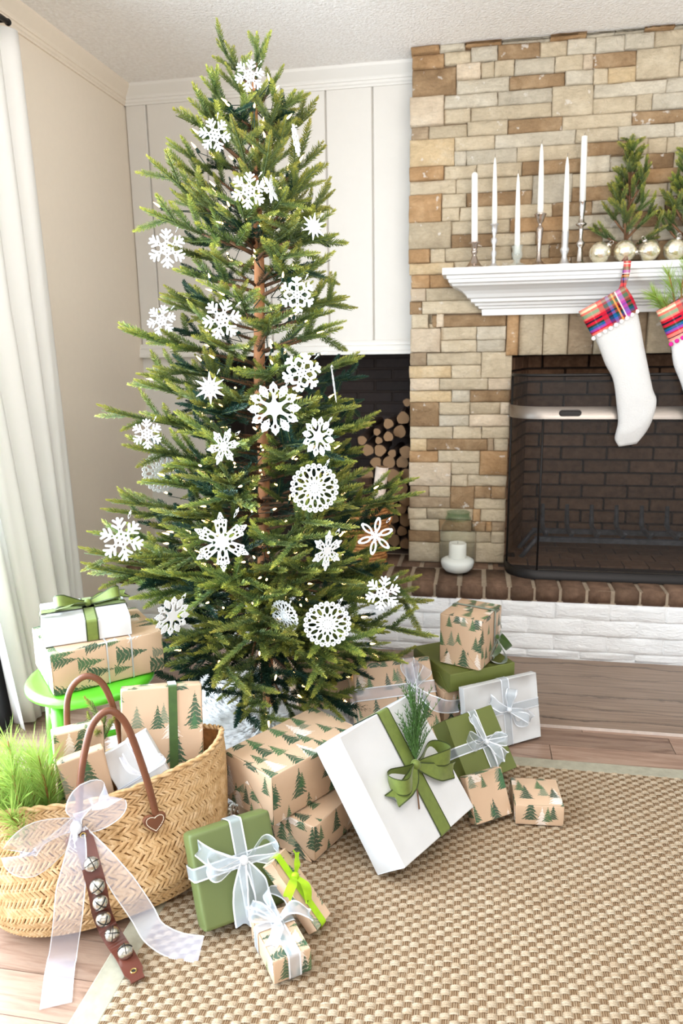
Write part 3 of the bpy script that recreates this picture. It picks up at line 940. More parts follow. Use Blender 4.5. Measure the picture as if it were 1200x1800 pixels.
for p, d in pts:
    if len(chosen) >= 285: break
    tw = axp(p.z)
    c = p + (tw - p) * lr.uniform(.16, .55)
    if all((c - o).length > .045 for o in chosen[-160:]):
        chosen.append(c)
        dv = (d + Vector((lr.uniform(-.5, .5), lr.uniform(-.7, .2), lr.uniform(-.3, .6)))).normalized()
        b = obj('bulb', bulb_me, lights, c - LO + Vector((0, 0, .008)), dv.to_track_quat('Z', 'Y').to_euler())
        obj('socket', sock_me, b)
wv = MB()
order = sorted(chosen, key=lambda c: (round(c.z / .09), math.atan2(c.y + 1.0, c.x + .4)))
for a, b in zip(order, order[1:]):
    if (a - b).length < .20:
        mdl = (a + b) / 2 + Vector((lr.uniform(-.02, .02), lr.uniform(-.02, .02), -.02))
        mdl = mdl + (axp(mdl.z) - mdl) * .38
        wv.tube([a - LO, mdl - LO, b - LO], .0014, 4, caps=False)
for i in range(9):
    z0 = .35 + i * .18
    wv.tube([axp(z0 + .03 * j) - LO + Vector((math.cos(j * 1.1 + i), math.sin(j * 1.1 + i), 0)) * .026 for j in range(7)], .0018, 5, caps=False)
wo = wv.build('wire', M['wire'], lights, True)
wo['kind'] = 'stuff'

# white fur tree skirt
t = NT('white_fur'); t.base(sr(252, 251, 250), .9, spec=.1); t.translucent(.5, (.98, .98, .98)); M['fur'] = t.mat
fr = MB()
N = 40
ring = []
for i in range(9):
    q = i / 8
    ring.append([(math.cos(2 * PI * j / N) *   .45 * q * (1 + .06 * math.sin(j * .9)), math.sin(2 * PI * j / N) *   .41 * q * (1 + .05 * math.cos(j * 1.3)), .012 + .05 * (1 - q ** 2.5) * (1 + .10 * math.sin(j * .8 + i))) for j in range(N)])
fr.grid(ring, 0, True)
skirt = fr.build('tree_skirt', M['fur'], None, True, (-.42, -1.06, 0))
tag(skirt, 'fluffy white fur tree skirt spread around the foot of the tree', 'tree skirt')
hr = random.Random(3)
h = MB()
for i in range(26000):
    a, q = hr.uniform(0, 2 * PI), math.sqrt(hr.random())
    base = Vector((math.cos(a) *   .45 * q, math.sin(a) *   .41 * q, .01 + .05 * (1 - q ** 2.5)))
    sw = mnoise.noise(base * 4) * 1.6 + a
    d = Vector((math.cos(sw), math.sin(sw), hr.uniform(.35, 1.0))).normalized()
    L = hr.uniform(.04, .075)
    w = d.cross(Vector((0, 0, 1))).normalized() * .0011
    b = len(h.v)
    tip = base + d * L - Vector((0, 0, L * .25))
    tip.z = max(tip.z, .004)
    h.v.extend([tuple(base - w), tuple(base + w), tuple(base + d * L * .6 + w * .7), tuple(tip)])
    h.f.append((b, b + 1, b + 2, b + 3)); h.m.append(0)
ho = h.build('fur_pile', M['fur'], skirt)
ho['kind'] = 'stuff'
# ------------------------------------------------------------------ felt snowflakes hung on the tree
def cap(x, y, ax, ay, bx, by, r0, r1=None):
    dx, dy = bx - ax, by - ay
    t_ = np.clip(((x - ax) * dx + (y - ay) * dy) / (dx * dx + dy * dy), 0, 1)
    rad = r0 if r1 is None else r0 + (r1 - r0) * t_
    return rad - np.hypot(x - ax - t_ * dx, y - ay - t_ * dy)


circ = lambda x, y, cx, cy, r: r - np.hypot(x - cx, y - cy)
ell = lambda x, y, cx, cy, a, b: (1 - np.hypot((x - cx) / a, (y - cy) / b)) * min(a, b)


def fold(X, Y, n):
    r = np.hypot(X, Y); a = np.arctan2(Y, X)
    s = 2 * PI / n
    a = np.abs((a + s / 2) % s - s / 2)
    return r * np.cos(a), r * np.sin(a), r


mx = np.maximum
mn = np.minimum


def flake_field(kind, X, Y):
    x, y, r = fold(X, Y, 6)
    if kind == 'branch':
        f = mx(cap(x, y, 0, 0, .93, 0, .10, .062), cap(x, y, .46, .02, .68, .28, .062, .055))
        f = mx(f, cap(x, y, .70, .02, .88, .20, .056, .052)); f = mx(f, .34 - r)
        f = mn(f, -circ(x, y, .23, 0, .055)); f = mn(f, -circ(x, y, .46, 0, .048)); f = mn(f, -circ(x, y, 0, 0, .05))
    elif kind == 'dotted':
        f = cap(x, y, 0, 0, .88, 0, .10, .07)
        for a, b, c, d, e in ((.50, .02, .60, .30, .085), (.74, .02, .86, .20, .075)):
            f = mx(f, cap(x, y, a, b, c, d, .055, e))
        f = mx(f, circ(x, y, .90, 0, .09)); f = mx(f, .34 - r)
        f = mn(f, -ell(x, y, .30, .12, .09, .035)); f = mn(f, -circ(x, y, .2, 0, .045)); f = mn(f, -circ(x, y, .48, 0, .045)); f = mn(f, -circ(x, y, 0, 0, .04))
    elif kind == 'star':
        f = cap(x, y, 0, 0, 1.0, 0, .20, .012)
        x2, y2, _ = fold(X * math.cos(PI / 6) - Y * math.sin(PI / 6), X * math.sin(PI / 6) + Y * math.cos(PI / 6), 6)
        f = mx(f, cap(x2, y2, 0, 0, .80, 0, .18, .012))
        f = mn(f, -circ(x, y, .30, 0, .035)); f = mn(f, -circ(x2, y2, .36, 0, .028))
    elif kind == 'doily_star':
        x2, y2, _ = fold(X, Y, 12)
        f = mx(cap(x2, y2, 0, 0, .80, 0, .2, .15), .76 - r); f = mx(f, cap(x2, y2, .74, 0, .99, 0, .14, .03))
        f = mn(f, -ell(x, y, .44, .135, .20, .075)); f = mn(f, -ell(x, y, .66, .19, .055, .04)); f = mn(f, -ell(x, y, .68, 0, .085, .05))
        f = mn(f, -ell(x, y, .46, .30, .06, .05))
        for q in (.80, .90): f = mn(f, -circ(x2, y2, q, .0 if q > .85 else .06, .022))
    elif kind == 'doily_round':
        x2, y2, _ = fold(X, Y, 12)
        x3, y3, _ = fold(X, Y, 24)
        f = mx(.90 - r, circ(x3, y3, .90, 0, .10))
        f = mn(f, -ell(x2, y2, .62, .0, .17, .08)); f = mn(f, -ell(x2, y2, .38, .10, .09, .04)); f = mn(f, -ell(x2, y2, .74, .17, .07, .05))
        f = mn(f, -circ(x3, y3, .90, .0, .028)); f = mn(f, -circ(x3, y3, .84, .09, .022)); f = mn(f, -circ(x2, y2, .20, 0, .025))
    elif kind == 'petal':
        f = mx(cap(x, y, .0, 0, .64, 0, .12, .21), .32 - r); f = mx(f, cap(x, y, .64, 0, 1.0, 0, .20, .04)); f = mx(f, circ(x, y, .72, .16, .07))
        f = mn(f, -ell(x, y, .40, 0, .12, .06)); f = mn(f, -ell(x, y, .24, .12, .06, .035)); f = mn(f, -ell(x, y, .58, .11, .06, .04)); f = mn(f, -ell(x, y, .62, 0, .05, .04))
        for q in ((.78, .0), (.72, .13), (.83, .06), (.80, .12), (.90, .0)): f = mn(f, -circ(x, y, *q, .026))
    elif kind == 'loop':
        f = mx(ell(x, y, .62, 0, .38, .18), .26 - r); f = mx(f, cap(x, y, 0, 0, .3, 0, .08)); f = mx(f, ell(x, y, .96, 0, .07, .10))
        f = mn(f, -ell(x, y, .62, 0, .25, .08)); f = mn(f, -circ(x, y, .93, 0, .025)); f = mn(f, -ell(x, y, .17, .09, .05, .025))
    return f


def flake_mesh(kind, N=64):
    g = np.linspace(-1.06, 1.06, N)
    X, Y = np.meshgrid(g, g)
    F = flake_field(kind, X, Y)
    bm = bmesh.new()
    vc = {}

    def vert(key, p):
        if key not in vc: vc[key] = bm.verts.new((p[0], 0, p[1]))
        return vc[key]
    P = lambda i, j: (g[j], g[i])
    for i in range(N - 1):
        for j in range(N - 1):
            cs = [(i, j), (i, j + 1), (i + 1, j + 1), (i + 1, j)]
            fv = [F[c] for c in cs]
            if max(fv) <= 0: continue
            poly = []
            for k in range(4):
                a, b = cs[k], cs[(k + 1) % 4]
                fa, fb_ = fv[k], fv[(k + 1) % 4]
                if fa > 0: poly.append(vert(a, P(*a)))
                if (fa > 0) != (fb_ > 0):
                    t_ = fa / (fa - fb_)
                    t_ = min(.92, max(.08, t_))
                    pa, pb = P(*a), P(*b)
                    key = (min(a, b), max(a, b))
                    poly.append(vert(key, (pa[0] + (pb[0] - pa[0]) * t_, pa[1] + (pb[1] - pa[1]) * t_)))
            if len(poly) >= 3:
                try: bm.faces.new(poly)
                except ValueError: pass
    ret = bmesh.ops.extrude_face_region(bm, geom=bm.faces[:])
    for v_ in ret['geom']:
        if isinstance(v_, bmesh.types.BMVert): v_.co.y += .065
    bmesh.ops.recalc_face_normals(bm, faces=bm.faces[:])
    me = D.meshes.new('snowflake')
    bm.to_mesh(me); bm.free()
    me.materials.append(M['felt'])
    return me


t = NT('white_felt')
t.base(sr(216, 218, 220), .85, spec=.15)
t.bump(t.noise(t.coord(), 40, 3), .12, .02)
M['felt'] = t.mat
M['silver_thread'] = simple('silver_thread', sr(210, 212, 214), .35, .6)
M['pearl'] = simple('pearl_bead', sr(238, 236, 228), .15, spec=.7)
FK = {k: flake_mesh(k, 84 if 'doily' in k or k == 'petal' else 60) for k in ('branch', 'dotted', 'star', 'doily_star', 'doily_round', 'petal', 'loop')}
FL = "-312,-1236,1968,38 -400,-1276,1822,41 -211,-1153,1828,39 -303,-1312,1675,45 -146,-1253,1590,35 -622,-1107,1571,55 -183,-1311,1414,45 -367,-1384,1353,50 -649,-1120,1366,44 -164,-1365,1215,50 -391,-1435,1180,40 -225,-1421,1126,64 -576,-1429,1060,39 -347,-1476,1034,45 -119,-1389,1050,49 -123,-1427,921,61 -679,-1129,906,61 -653,-1465,777,59 -347,-1526,795,70 -88,-1445,758,49 24,-1338,774,48 45,-1356,617,48 -480,-1561,600,49 -217,-1421,562,45 -86,-1479,567,60 -107,-1213,1176,46 -266,-1226,1694,35".split()
# kind, yaw, tilt, spin, label
FI = [
    ('branch', 8, 6, 12, 'white felt snowflake with notched arms, topmost one on the tree'),
    ('branch', -14, 4, -18, 'notched white snowflake high on the left, second from the top of the tree'),
    ('doily_star', 72, 0, 0, 'snowflake seen nearly edge-on at the upper right of the tree'),
    ('branch', 6, 0, 8, 'notched white snowflake in the middle of the upper tree, below the topmost one'),
    ('star', 20, -4, 10, 'twelve-pointed white star flake at the right edge of the upper tree'),
    ('branch', -10, 0, 0, 'pale snowflake hanging behind the branches at the upper left, out over the wall'),
    ('dotted', 2, 0, 0, 'round-tipped white snowflake right of the trunk above the wood niche'),
    ('branch', 10, 5, 20, 'large notched white snowflake just left of the bare trunk at mid height'),
    ('branch', -25, 0, 15, 'pale snowflake half hidden by fir tips on the left side at mid height'),
    ('dotted', -8, -6, 14, 'round-tipped white snowflake directly above the big doily star'),
    ('star', 0, 6, 0, 'small white star flake left of the trunk with pointed rays'),
    ('doily_star', 4, 0, 0, 'big lacy twelve-pointed doily star in the middle of the tree'),
    ('branch', -12, 0, 0, 'small thin-armed snowflake at the left side near the curtain'),
    ('petal', 38, 14, 25, 'lacy snowflake twisted sideways left of the trunk below the star flake'),
    ('doily_star', -42, 0, 8, 'lacy snowflake turned to the left, right of centre below the big doily star'),
    ('doily_round', 6, 0, 0, 'large round lace doily flake right of the trunk'),
    ('doily_round', 24, 0, 0, 'pale lace flake deep in the branches on the left side'),
    ('branch', 14, 0, -6, 'notched white snowflake at the lower left edge above the white gift'),
    ('petal', 4, 0, 0, 'largest six-petalled lace snowflake low on the front of the tree'),
    ('petal', 40, 8, 10, 'six-petalled lace flake turned aside, low on the right of the trunk'),
    ('loop', 10, -4, 14, 'open looped snowflake at the lower right before the stone'),
    ('branch', -6, 6, 10, 'notched white snowflake at the lower right above the cube gift'),
    ('doily_star', 34, 12, 10, 'lace star flake near the bottom left beside the stacked gifts'),
    ('doily_round', -36, 18, 0, 'round lace flake tipped back into the shade near the tree foot'),
    ('doily_round', 2, 8, 0, 'round lace doily flake at the bottom right of the tree'),
    ('doily_star', 84, 0, 0, 'flake seen as a thin sliver before the dark wood niche'),
    ('petal', 52, 0, 12, 'pale lace flake turned away deep behind the upper branches'),
]
for s, (kd, yaw_, tilt, spin, lab) in zip(FL, FI):
    x, y, z, r = [int(q) / 1000 for q in s.split(',')]
    base_yaw = math.degrees(math.atan2(x - .283, 3.261 + y)) * -1
    o = obj('snowflake', FK[kd], None, (x, y, z), (math.radians(-8 + tilt), math.radians(spin + 30), math.radians(base_yaw + yaw_)), (r * 1.06, .028, r * 1.06))
    tag(o, lab, 'ornament', 'felt snowflakes on the tree')
    h = MB()
    h.tube([(0, .0325, .93), (.02, .0325 - .2, 1.06), (0, .03, 1.32)], .012, 4, 0, False)
    h.tube([(0, .0325, .93), (-.02, .0325 + .2, 1.06), (0, .03, 1.32)], .012, 4, 0, False)
    h.ball((0, .03, 1.20), .06, 8, 6, 1, (1, 1 / .55, 1))
    h.build('hanger', [M['silver_thread'], M['pearl']], o, True)
# ------------------------------------------------------------------ wrapping papers and ribbons
def paper_mat(name, base, prints=True, cell=.062, gloss=.42, seed=0):
    t = NT(name)
    uv = t.n('ShaderNodeUVMap', uv_map='UVMap').outputs[0]
    col = base
    blotch = t.ramp(t.noise(uv, 6, 3), [(.3, tuple(c * .95 for c in base)), (.7, tuple(min(1, c * 1.04) for c in base))])
    col = blotch
    # thin broken pencil lines of the print
    if prints:
        ln = t.math('MULTIPLY', t.math('LESS_THAN', t.math('FRACT', t.math('ADD', t.math('MULTIPLY', t.n('ShaderNodeSeparateXYZ').outputs[1], 1.0), 0.0)), .02), 0.0)
        layers = [(cell * 1.1, 3.3, (.90, .84, .78), (.88, .80, .72), .60, .45, .60), (cell * .98, 5.1, sr(92, 116, 92), sr(84, 100, 84), .80, .30, .46),
                  (cell, 7.7, sr(44, 80, 52), sr(30, 58, 48), .96, .86, .60), (cell * .86, 1.9, sr(58, 100, 58), sr(38, 72, 52), .95, .68, .52)]
        for cs, sd, ca, cb, alpha, pres, size in layers:
            p = t.vmath('ADD', t.vmath('SCALE', uv), (sd + seed, sd * 1.7 + seed, 0))
            sc = p.node.inputs[0].links[0].from_node
            sc.inputs['Scale'].default_value = 1.0 / cs
            sep0 = t.n('ShaderNodeSeparateXYZ'); t.set(sep0.inputs[0], p)
            # shift every other row
            row = t.math('FLOOR', sep0.outputs[1])
            xx = t.math('ADD', sep0.outputs[0], t.math('MULTIPLY', row, .37))
            cx = t.n('ShaderNodeCombineXYZ')
            t.set(cx.inputs[0], t.math('FLOOR', xx)); t.set(cx.inputs[1], row)
            wn = t.n('ShaderNodeTexWhiteNoise', noise_dimensions='3D'); t.set(wn.inputs['Vector'], cx.outputs[0])
            rs = t.n('ShaderNodeSeparateColor'); t.set(rs.inputs[0], wn.outputs['Color'])
            r1, r2, r3 = rs.outputs[0], rs.outputs[1], rs.outputs[2]
            hgt = t.math('ADD', t.math('MULTIPLY', r1, .42), size)
            jx = t.math('MULTIPLY', t.math('SUBTRACT', r2, .5), .30)
            lx = t.math('SUBTRACT', t.math('SUBTRACT', t.math('FRACT', xx), .5), jx)
            ly = t.math('SUBTRACT', t.math('FRACT', sep0.outputs[1]), t.math('MULTIPLY', t.math('FRACT', t.math('MULTIPLY', r3, 9.7)), t.math('SUBTRACT', .97, hgt)))
            ty = t.math('DIVIDE', ly, hgt)           # 0 foot .. 1 top
            tx = t.math('DIVIDE', lx, hgt)
            ax_ = t.math('ABSOLUTE', tx)
            # tiers: boughs drooping outwards
            w = t.math('ADD', t.math('ADD', t.math('MULTIPLY', ty, 7.0), t.math('MULTIPLY', ax_, 3.4)), t.math('MULTIPLY', t.noise(uv, 95, 3), 1.5))
            saw = t.math('FRACT', w)
            lim = t.math('MULTIPLY', t.math('MULTIPLY', t.math('SUBTRACT', 1.0, ty), .36), t.math('SUBTRACT', 1.05, t.math('MULTIPLY', saw, .62)))
            nz_ = t.math('MULTIPLY', t.math('SUBTRACT', t.noise(uv, 330, 3), .5), .17)
            ins = t.math('LESS_THAN', t.math('ADD', ax_, nz_), lim)
            ins = t.math('MULTIPLY', ins, t.math('GREATER_THAN', t.math('ADD', ty, t.math('MULTIPLY', nz_, .5)), 0.03))
            ins = t.math('MULTIPLY', ins, t.math('LESS_THAN', r3, pres))
            gapm = t.math('GREATER_THAN', saw, .80)
            ins = t.math('MULTIPLY', ins, t.math('SUBTRACT', 1.0, t.math('MULTIPLY', gapm, .42)))
            shade = t.mix(t.math('FRACT', t.math('MULTIPLY', r2, 7.3)), ca, cb)
            shade = t.mix(t.math('MULTIPLY', t.noise(uv, 130, 2), .30), shade, tuple(min(1, c * 1.8 + .04) for c in ca))
            col = t.mix(t.math('MULTIPLY', ins, alpha), col, shade)
    t.base(col, gloss, spec=.42)
    cr = t.noise(uv, 7, 3, .5, 1.2)
    t.bump(cr, .12, .012)
    return t.mat


KRAFT = sr(203, 171, 141)
M['kraft'] = paper_mat('kraft_print', KRAFT, cell=.074)
M['kraft2'] = paper_mat('kraft_print_large', KRAFT, cell=.088, seed=4.2)
M['plain_kraft'] = paper_mat('plain_kraft', KRAFT, False)
M['white_paper'] = paper_mat('white_paper', sr(213, 212, 211), False, gloss=.45)
M['olive_paper'] = paper_mat('olive_paper', sr(104, 112, 52), False, gloss=.5)
M['sage_paper'] = paper_mat('sage_paper', sr(98, 109, 60), False, gloss=.5)


def cloth_mat(name, c, rough=.6, spec=.3, sheen=0.0, weave=900):
    t = NT(name)
    f = t.noise(t.coord(), 60, 4)
    t.base(t.ramp(f, [(.3, tuple(k * .86 for k in c)), (.7, tuple(min(1, k * 1.1) for k in c))]), rough, spec=spec)
    if sheen: t.bsdf.inputs['Sheen Weight'].default_value = sheen
    t.bump(t.noise(t.coord(), weave, 2), .15, .001)
    return t.mat


M['olive_ribbon'] = cloth_mat('olive_ribbon', sr(106, 120, 48), .5, .35, .2)
M['olive_edge'] = cloth_mat('olive_ribbon_edge', sr(60, 70, 34))
M['velvet'] = cloth_mat('green_velvet', sr(58, 84, 26), .75, .2, .9)
M['lime'] = cloth_mat('lime_ribbon', sr(160, 200, 30), .6)
t = NT('organza'); t.base(sr(206, 214, 221), .5, spec=.4); t.sheer(.58); M['organza'] = t.mat
t = NT('organza_sheer'); t.base(sr(226, 225, 238), .5, spec=.4); t.sheer(.68); M['sheer'] = t.mat
M['org_edge'] = simple('organza_edge', sr(228, 231, 236), .4)


def rbox_mesh(name, dim, mat, r=.007, seed=0, rot=(0, 0, 0), wob=.0013):
    """wrapped box: rounded, slightly uneven; uv in metres, rot = quarter turns of print on (x, y, z) faces"""
    h = [d / 2 for d in dim]
    bm = bmesh.new()
    uvl = bm.loops.layers.uv.new('UVMap')
    r = min(r, min(h) * .7)

    def coords(a, n):
        inner = [(-a + r) + 2 * (a - r) * i / n for i in range(n + 1)]
        return [-a, -a + r * .35] + inner + [a - r * .35, a]
    off = (seed * .137, seed * .091)

    def put(p):
        i = Vector([max(-h[k] + r, min(h[k] - r, p[k])) for k in range(3)])
        d = Vector(p) - i
        q = i + d.normalized() * r if d.length > 1e-7 else Vector(p)
        nrm = Vector((q[0] / h[0], q[1] / h[1], q[2] / h[2]))
        k = max(range(3), key=lambda a: abs(nrm[a]))
        n = mnoise.noise(Vector(p) * 14 + Vector((seed * 3.1, 0, 0)))
        q = Vector(q)
        q[k] += math.copysign(1, nrm[k]) * (n * wob - wob)
        return q
    cache = {}

    def V(p):
        key = tuple(round(c, 5) for c in p)
        if key not in cache: cache[key] = bm.verts.new(put(p))
        return cache[key]
    for ax in range(3):
        a, b = [(1, 2), (0, 2), (0, 1)][ax]
        na = max(2, int(dim[a] / .04)); nb = max(2, int(dim[b] / .04))
        ca, cb = coords(h[a], na), coords(h[b], nb)
        for s in (-1, 1):
            for i in range(len(ca) - 1):
                for j in range(len(cb) - 1):
                    ps = []
                    for (u, v_) in ((ca[i], cb[j]), (ca[i + 1], cb[j]), (ca[i + 1], cb[j + 1]), (ca[i], cb[j + 1])):
                        p = [0, 0, 0]; p[ax] = s * h[ax]; p[a] = u; p[b] = v_
                        ps.append(p)
                    flip = (s < 0) if ax != 1 else (s > 0)
                    if flip: ps = ps[::-1]
                    try: f = bm.faces.new([V(p) for p in ps])
                    except ValueError: continue
                    for lp, p in zip(f.loops, ps):
                        u, v_ = p[a], p[b]
                        if (ax == 0 and s < 0) or (ax == 1 and s > 0): u = -u
                        for _ in range(rot[ax]): u, v_ = v_, -u
                        lp[uvl].uv = (u + off[0] + ax * .31, v_ + off[1] + ax * .17)
                    f.smooth = True
    me = D.meshes.new(name)
    bm.to_mesh(me); bm.free()
    me.materials.append(mat)
    return me


def strip(mb, pts, wvs, widths, edge=.0035, m_mid=0, m_edge=1, cup=0.0):
    """ribbon: centre points, width direction (unit) and width per point"""
    rows = []
    for i, p in enumerate(pts):
        p = Vector(p)
        wv = wvs[i] if isinstance(wvs, list) else wvs
        w = widths[i] if hasattr(widths, '__len__') else widths
        e = min(edge, w * .3)
        rows.append([p - wv * (w / 2), p - wv * (w / 2 - e), p, p + wv * (w / 2 - e), p + wv * (w / 2)])
    b = len(mb.v)
    for r_ in rows: mb.v.extend([tuple(q) for q in r_])
    for i in range(len(rows) - 1):
        for j in range(4):
            mb.f.append((b + i * 5 + j, b + i * 5 + j + 1, b + (i + 1) * 5 + j + 1, b + (i + 1) * 5 + j))
            mb.m.append(m_edge if j in (0, 3) else m_mid)


def wrap_band(parent, dim, axis, pos, width, mats, off=.0015, rr=.008, name='ribbon', pos2=None):
    """ribbon around the box; axis = the axis the width lies along ('x','y','z')"""
    ax = 'xyz'.index(axis)
    a, b = [(1, 2), (0, 2), (0, 1)][ax]
    ha, hb = dim[a] / 2 + off, dim[b] / 2 + off
    pts = []
    for cx, cy, a0 in ((ha - rr, hb - rr, 0), (-ha + rr, hb - rr, PI / 2), (-ha + rr, -hb + rr, PI), (ha - rr, -hb + rr, 1.5 * PI)):
        for k in range(5):
            an = a0 + PI / 2 * k / 4
            p = [0, 0, 0]; p[ax] = pos; p[a] = cx + rr * math.cos(an); p[b] = cy + rr * math.sin(an)
            pts.append(Vector(p))
    pts.append(pts[0])
    wv = Vector((0, 0, 0)); wv[ax] = 1
    mb = MB()
    strip(mb, pts, wv, width)
    return mb.build(name, mats, parent, True)


def smooth_path(ctrl, n=28):
    """Catmull-Rom through control points"""
    P_ = [Vector(c) for c in ctrl]
    P_ = [P_[0] * 2 - P_[1]] + P_ + [P_[-1] * 2 - P_[-2]]
    out = []
    seg = len(P_) - 3
    for i in range(n + 1):
        u = min(seg - 1e-6, seg * i / n)
        k = int(u); u -= k
        p0, p1, p2, p3 = P_[k:k + 4]
        out.append(.5 * ((2 * p1) + (p2 - p0) * u + (2 * p0 - 5 * p1 + 4 * p2 - p3) * u * u + (3 * p1 - p0 - 3 * p2 + p3) * u ** 3))
    return out


def bow(parent, o, u, n, loops, tails, w, mats, knot=.012, name='bow'):
    """loops: (dir angle in the face, length, height, twist deg); tails: (angle, length, wave, lift) in the face plane u,v ; n = outward normal"""
    o, u, n = Vector(o), Vector(u).normalized(), Vector(n).normalized()
    v_ = n.cross(u)
    mb = MB()
    for ang_, L, H, tw in loops:
        d = u * math.cos(math.radians(ang_)) + v_ * math.sin(math.radians(ang_))
        sd = n.cross(d)
        c, s = math.cos(math.radians(tw)), math.sin(math.radians(tw))
        pn, q = n * c + sd * s, sd * c - n * s
        pts, wd = [], []
        K = 22
        for i in range(K + 1):
            k = i / K
            xx = L * math.sin(PI * k) ** .85
            yy = H * math.sin(2 * PI * k) * math.sin(PI * k) ** .5 * -1
            pts.append(o + n * (.004 + .30 * H * math.sin(PI * k) + .006) + d * xx + pn * yy)
            wd.append(w * (.35 + .65 * min(1, math.sin(PI * k) * 1.5)))
        strip(mb, pts, q, wd)
    b = mb.build(name, mats, parent, True)
    for ang_, L, wave, lift in tails:
        d = u * math.cos(math.radians(ang_)) + v_ * math.sin(math.radians(ang_))
        sd = n.cross(d)
        tb_ = MB()
        pts, wvs, wd = [], [], []
        K = 18
        for i in range(K + 1):
            k = i / K
            p = o + d * (L * k) + n * (.008 + lift * math.sin(PI * min(1, k * 1.05)) + .3 * abs(wave) * (1 + math.sin(7 * k)) * k * .5) + sd * (wave * math.sin(3.2 * k))
            tw = .5 * math.sin(4.5 * k + L * 30)
            pts.append(p); wvs.append((sd * math.cos(tw) + n * abs(math.sin(tw)) * .9).normalized()); wd.append(w * (.38 + .62 * min(1, k * 2.2)))
        strip(tb_, pts, wvs, wd)
        # swallow-tail notch
        last = len(tb_.v) - 5
        tb_.v[last + 2] = tuple(Vector(tb_.v[last + 2]) - d * w * .32)
        tb_.build('tail', mats, b, True)
    kb = MB()
    kb.ball(tuple(o + n * .010), knot, 10, 7, 0, (1, 1, 1))
    ko = kb.build('knot', [mats[1]] if mats[0].name.startswith('organza') else [mats[0]], b, True)
    return b


OL, OR_ = [M['olive_ribbon'], M['olive_edge']], [M['organza'], M['org_edge']]
SH = [M['sheer'], M['org_edge']]
VL, LM = [M['velvet'], M['velvet']], [M['lime'], M['lime']]


def gift(label, loc, rot, dim, mat, seed, prot=(0, 0, 0), r=.007, group=None, cat='gift', name='gift_box'):
    root = empty(name, label, cat, loc, tuple(math.radians(a) for a in rot), group)
    obj('wrapping', rbox_mesh('wrapping', dim, mat, r, seed, prot), root)
    return root


def flap(parent, pts, mat, off):
    """folded paper end: a thin raised triangle or trapezoid"""
    mb = MB()
    n = (Vector(pts[1]) - Vector(pts[0])).cross(Vector(pts[2]) - Vector(pts[0])).normalized()
    k = len(pts)
    top = [Vector(p) + n * off for p in pts]
    bot = [Vector(p) - n * .001 for p in pts]
    mb.v.extend([tuple(p) for p in top + bot])
    mb.f.append(tuple(range(k))); mb.m.append(0)
    for i in range(k):
        mb.f.append((i, k + i, k + (i + 1) % k, (i + 1) % k)); mb.m.append(0)
    o = mb.build('paper_flap', mat, parent)
    uv = o.data.uv_layers.new(name='UVMap')
    for lp in o.data.loops:
        c = o.data.vertices[lp.vertex_index].co
        uv.data[lp.index].uv = (c.x + c.y, c.z + .3)
    return o


front_n, xdir = (0, -1, 0), (1, 0, 0)

# --- big white box with olive ribbon and cedar sprig, front centre
d = (.312, .1056, .337)
g = gift('large white gift box with olive ribbon and cedar sprig, leaning on the kraft boxes', (.103, -1.5518, .1803), (-37.02, 0, 59.13), d, M['white_paper'], 1, r=.005)
wrap_band(g, d, 'x', .018, .046, OL)
bow(g, (.023, -.054, .010), xdir, front_n, [(186, .108, .036, 34), (-6, .112, .036, -36)], [(196, .135, .010, .012), (-30, .140, -.014, .012)], .046, OL, .014)
cd = MB(); cr = random.Random(8)
base_p = Vector((-.032, -.058, -.082))
pth = smooth_path([base_p, (.012, -.060, -.01), (.055, -.068, .05), (.11, -.074, .125)], 14)
cd.tube(pth, [.0022 - .0016 * i / 14 for i in range(15)], 5, 1)
cedar = sorted((cr.uniform(.50, 1.0) for _ in range(64)))
for k in cedar:
    p = pth[int(k * 14)]
    a = .62 + cr.uniform(-.75, .75)
    L = cr.uniform(.055, .125) * (1.25 - .55 * k)
    dv = Vector((math.sin(a) * .7, cr.uniform(-.30, -.02), math.cos(a) * 1.0)).normalized()
    sp = smooth_path([p, p + dv * L * .5 + Vector((cr.uniform(-.006, .006), 0, 0)), p + dv * L + Vector((math.sin(a) * .012, 0, .004))], 8)
    cd.tube(sp, [.0016 - .001 * i / 8 for i in range(9)], 4, 0, False)
    for q in sp[1:]:
        for s in (-1, 1):
            e = q + (dv + Vector((s * .8, cr.uniform(-.3, .1), .15))).normalized() * cr.uniform(.006, .015)
            cd.tube([q, e], [.0013, .0004], 4, 0, False)
M['cedar'] = simple('cedar_green', sr(62, 98, 38), .55, nz=80, amt=.35)
co = cd.build('cedar_sprig', [M['cedar'], M['twig']], g, True)

# --- two stacked kraft boxes behind it
d = (.33, .26, .10)
g = gift('low kraft gift box with green tree print on the rug, bottom of the centre pair', (-.1353, -1.49, .065), (0, 0, 65.42), d, M['kraft2'], 2)
flap(g, [(-.166, -.12, -.05), (-.166, .10, -.05), (-.166, -.02, .03)][::-1], M['kraft2'], .0015)
d = (.3281, .1916, .1388)
g = gift('kraft gift box with green tree print stacked on the low kraft box', (-.1739, -1.522, .1855), (0, 0, 56.35), d, M['kraft2'], 3)
flap(g, [(-.165, -.09, -.066), (-.165, .09, -.066), (-.165, .0, .02)][::-1], M['kraft2'], .0015)

# --- green box with organza bow leaning on the bag
d = (.1979, .0646, .2091)
g = gift('sage green gift box with silver organza bow leaning against the straw bag', (-.2325, -1.8706, .1221), (-26.14, 0, 38.3), d, M['sage_paper'], 4, r=.012)
wrap_band(g, d, 'x', .012, .030, OR_)
wrap_band(g, d, 'z', .018, .030, OR_)
bow(g, (.012, -.034, .018), xdir, front_n, [(172, .085, .034, 30), (5, .078, .034, -35)], [(150, .115, .014, .018), (258, .135, -.010, .012), (282, .115, .010, .012)], .036, OR_, .011)

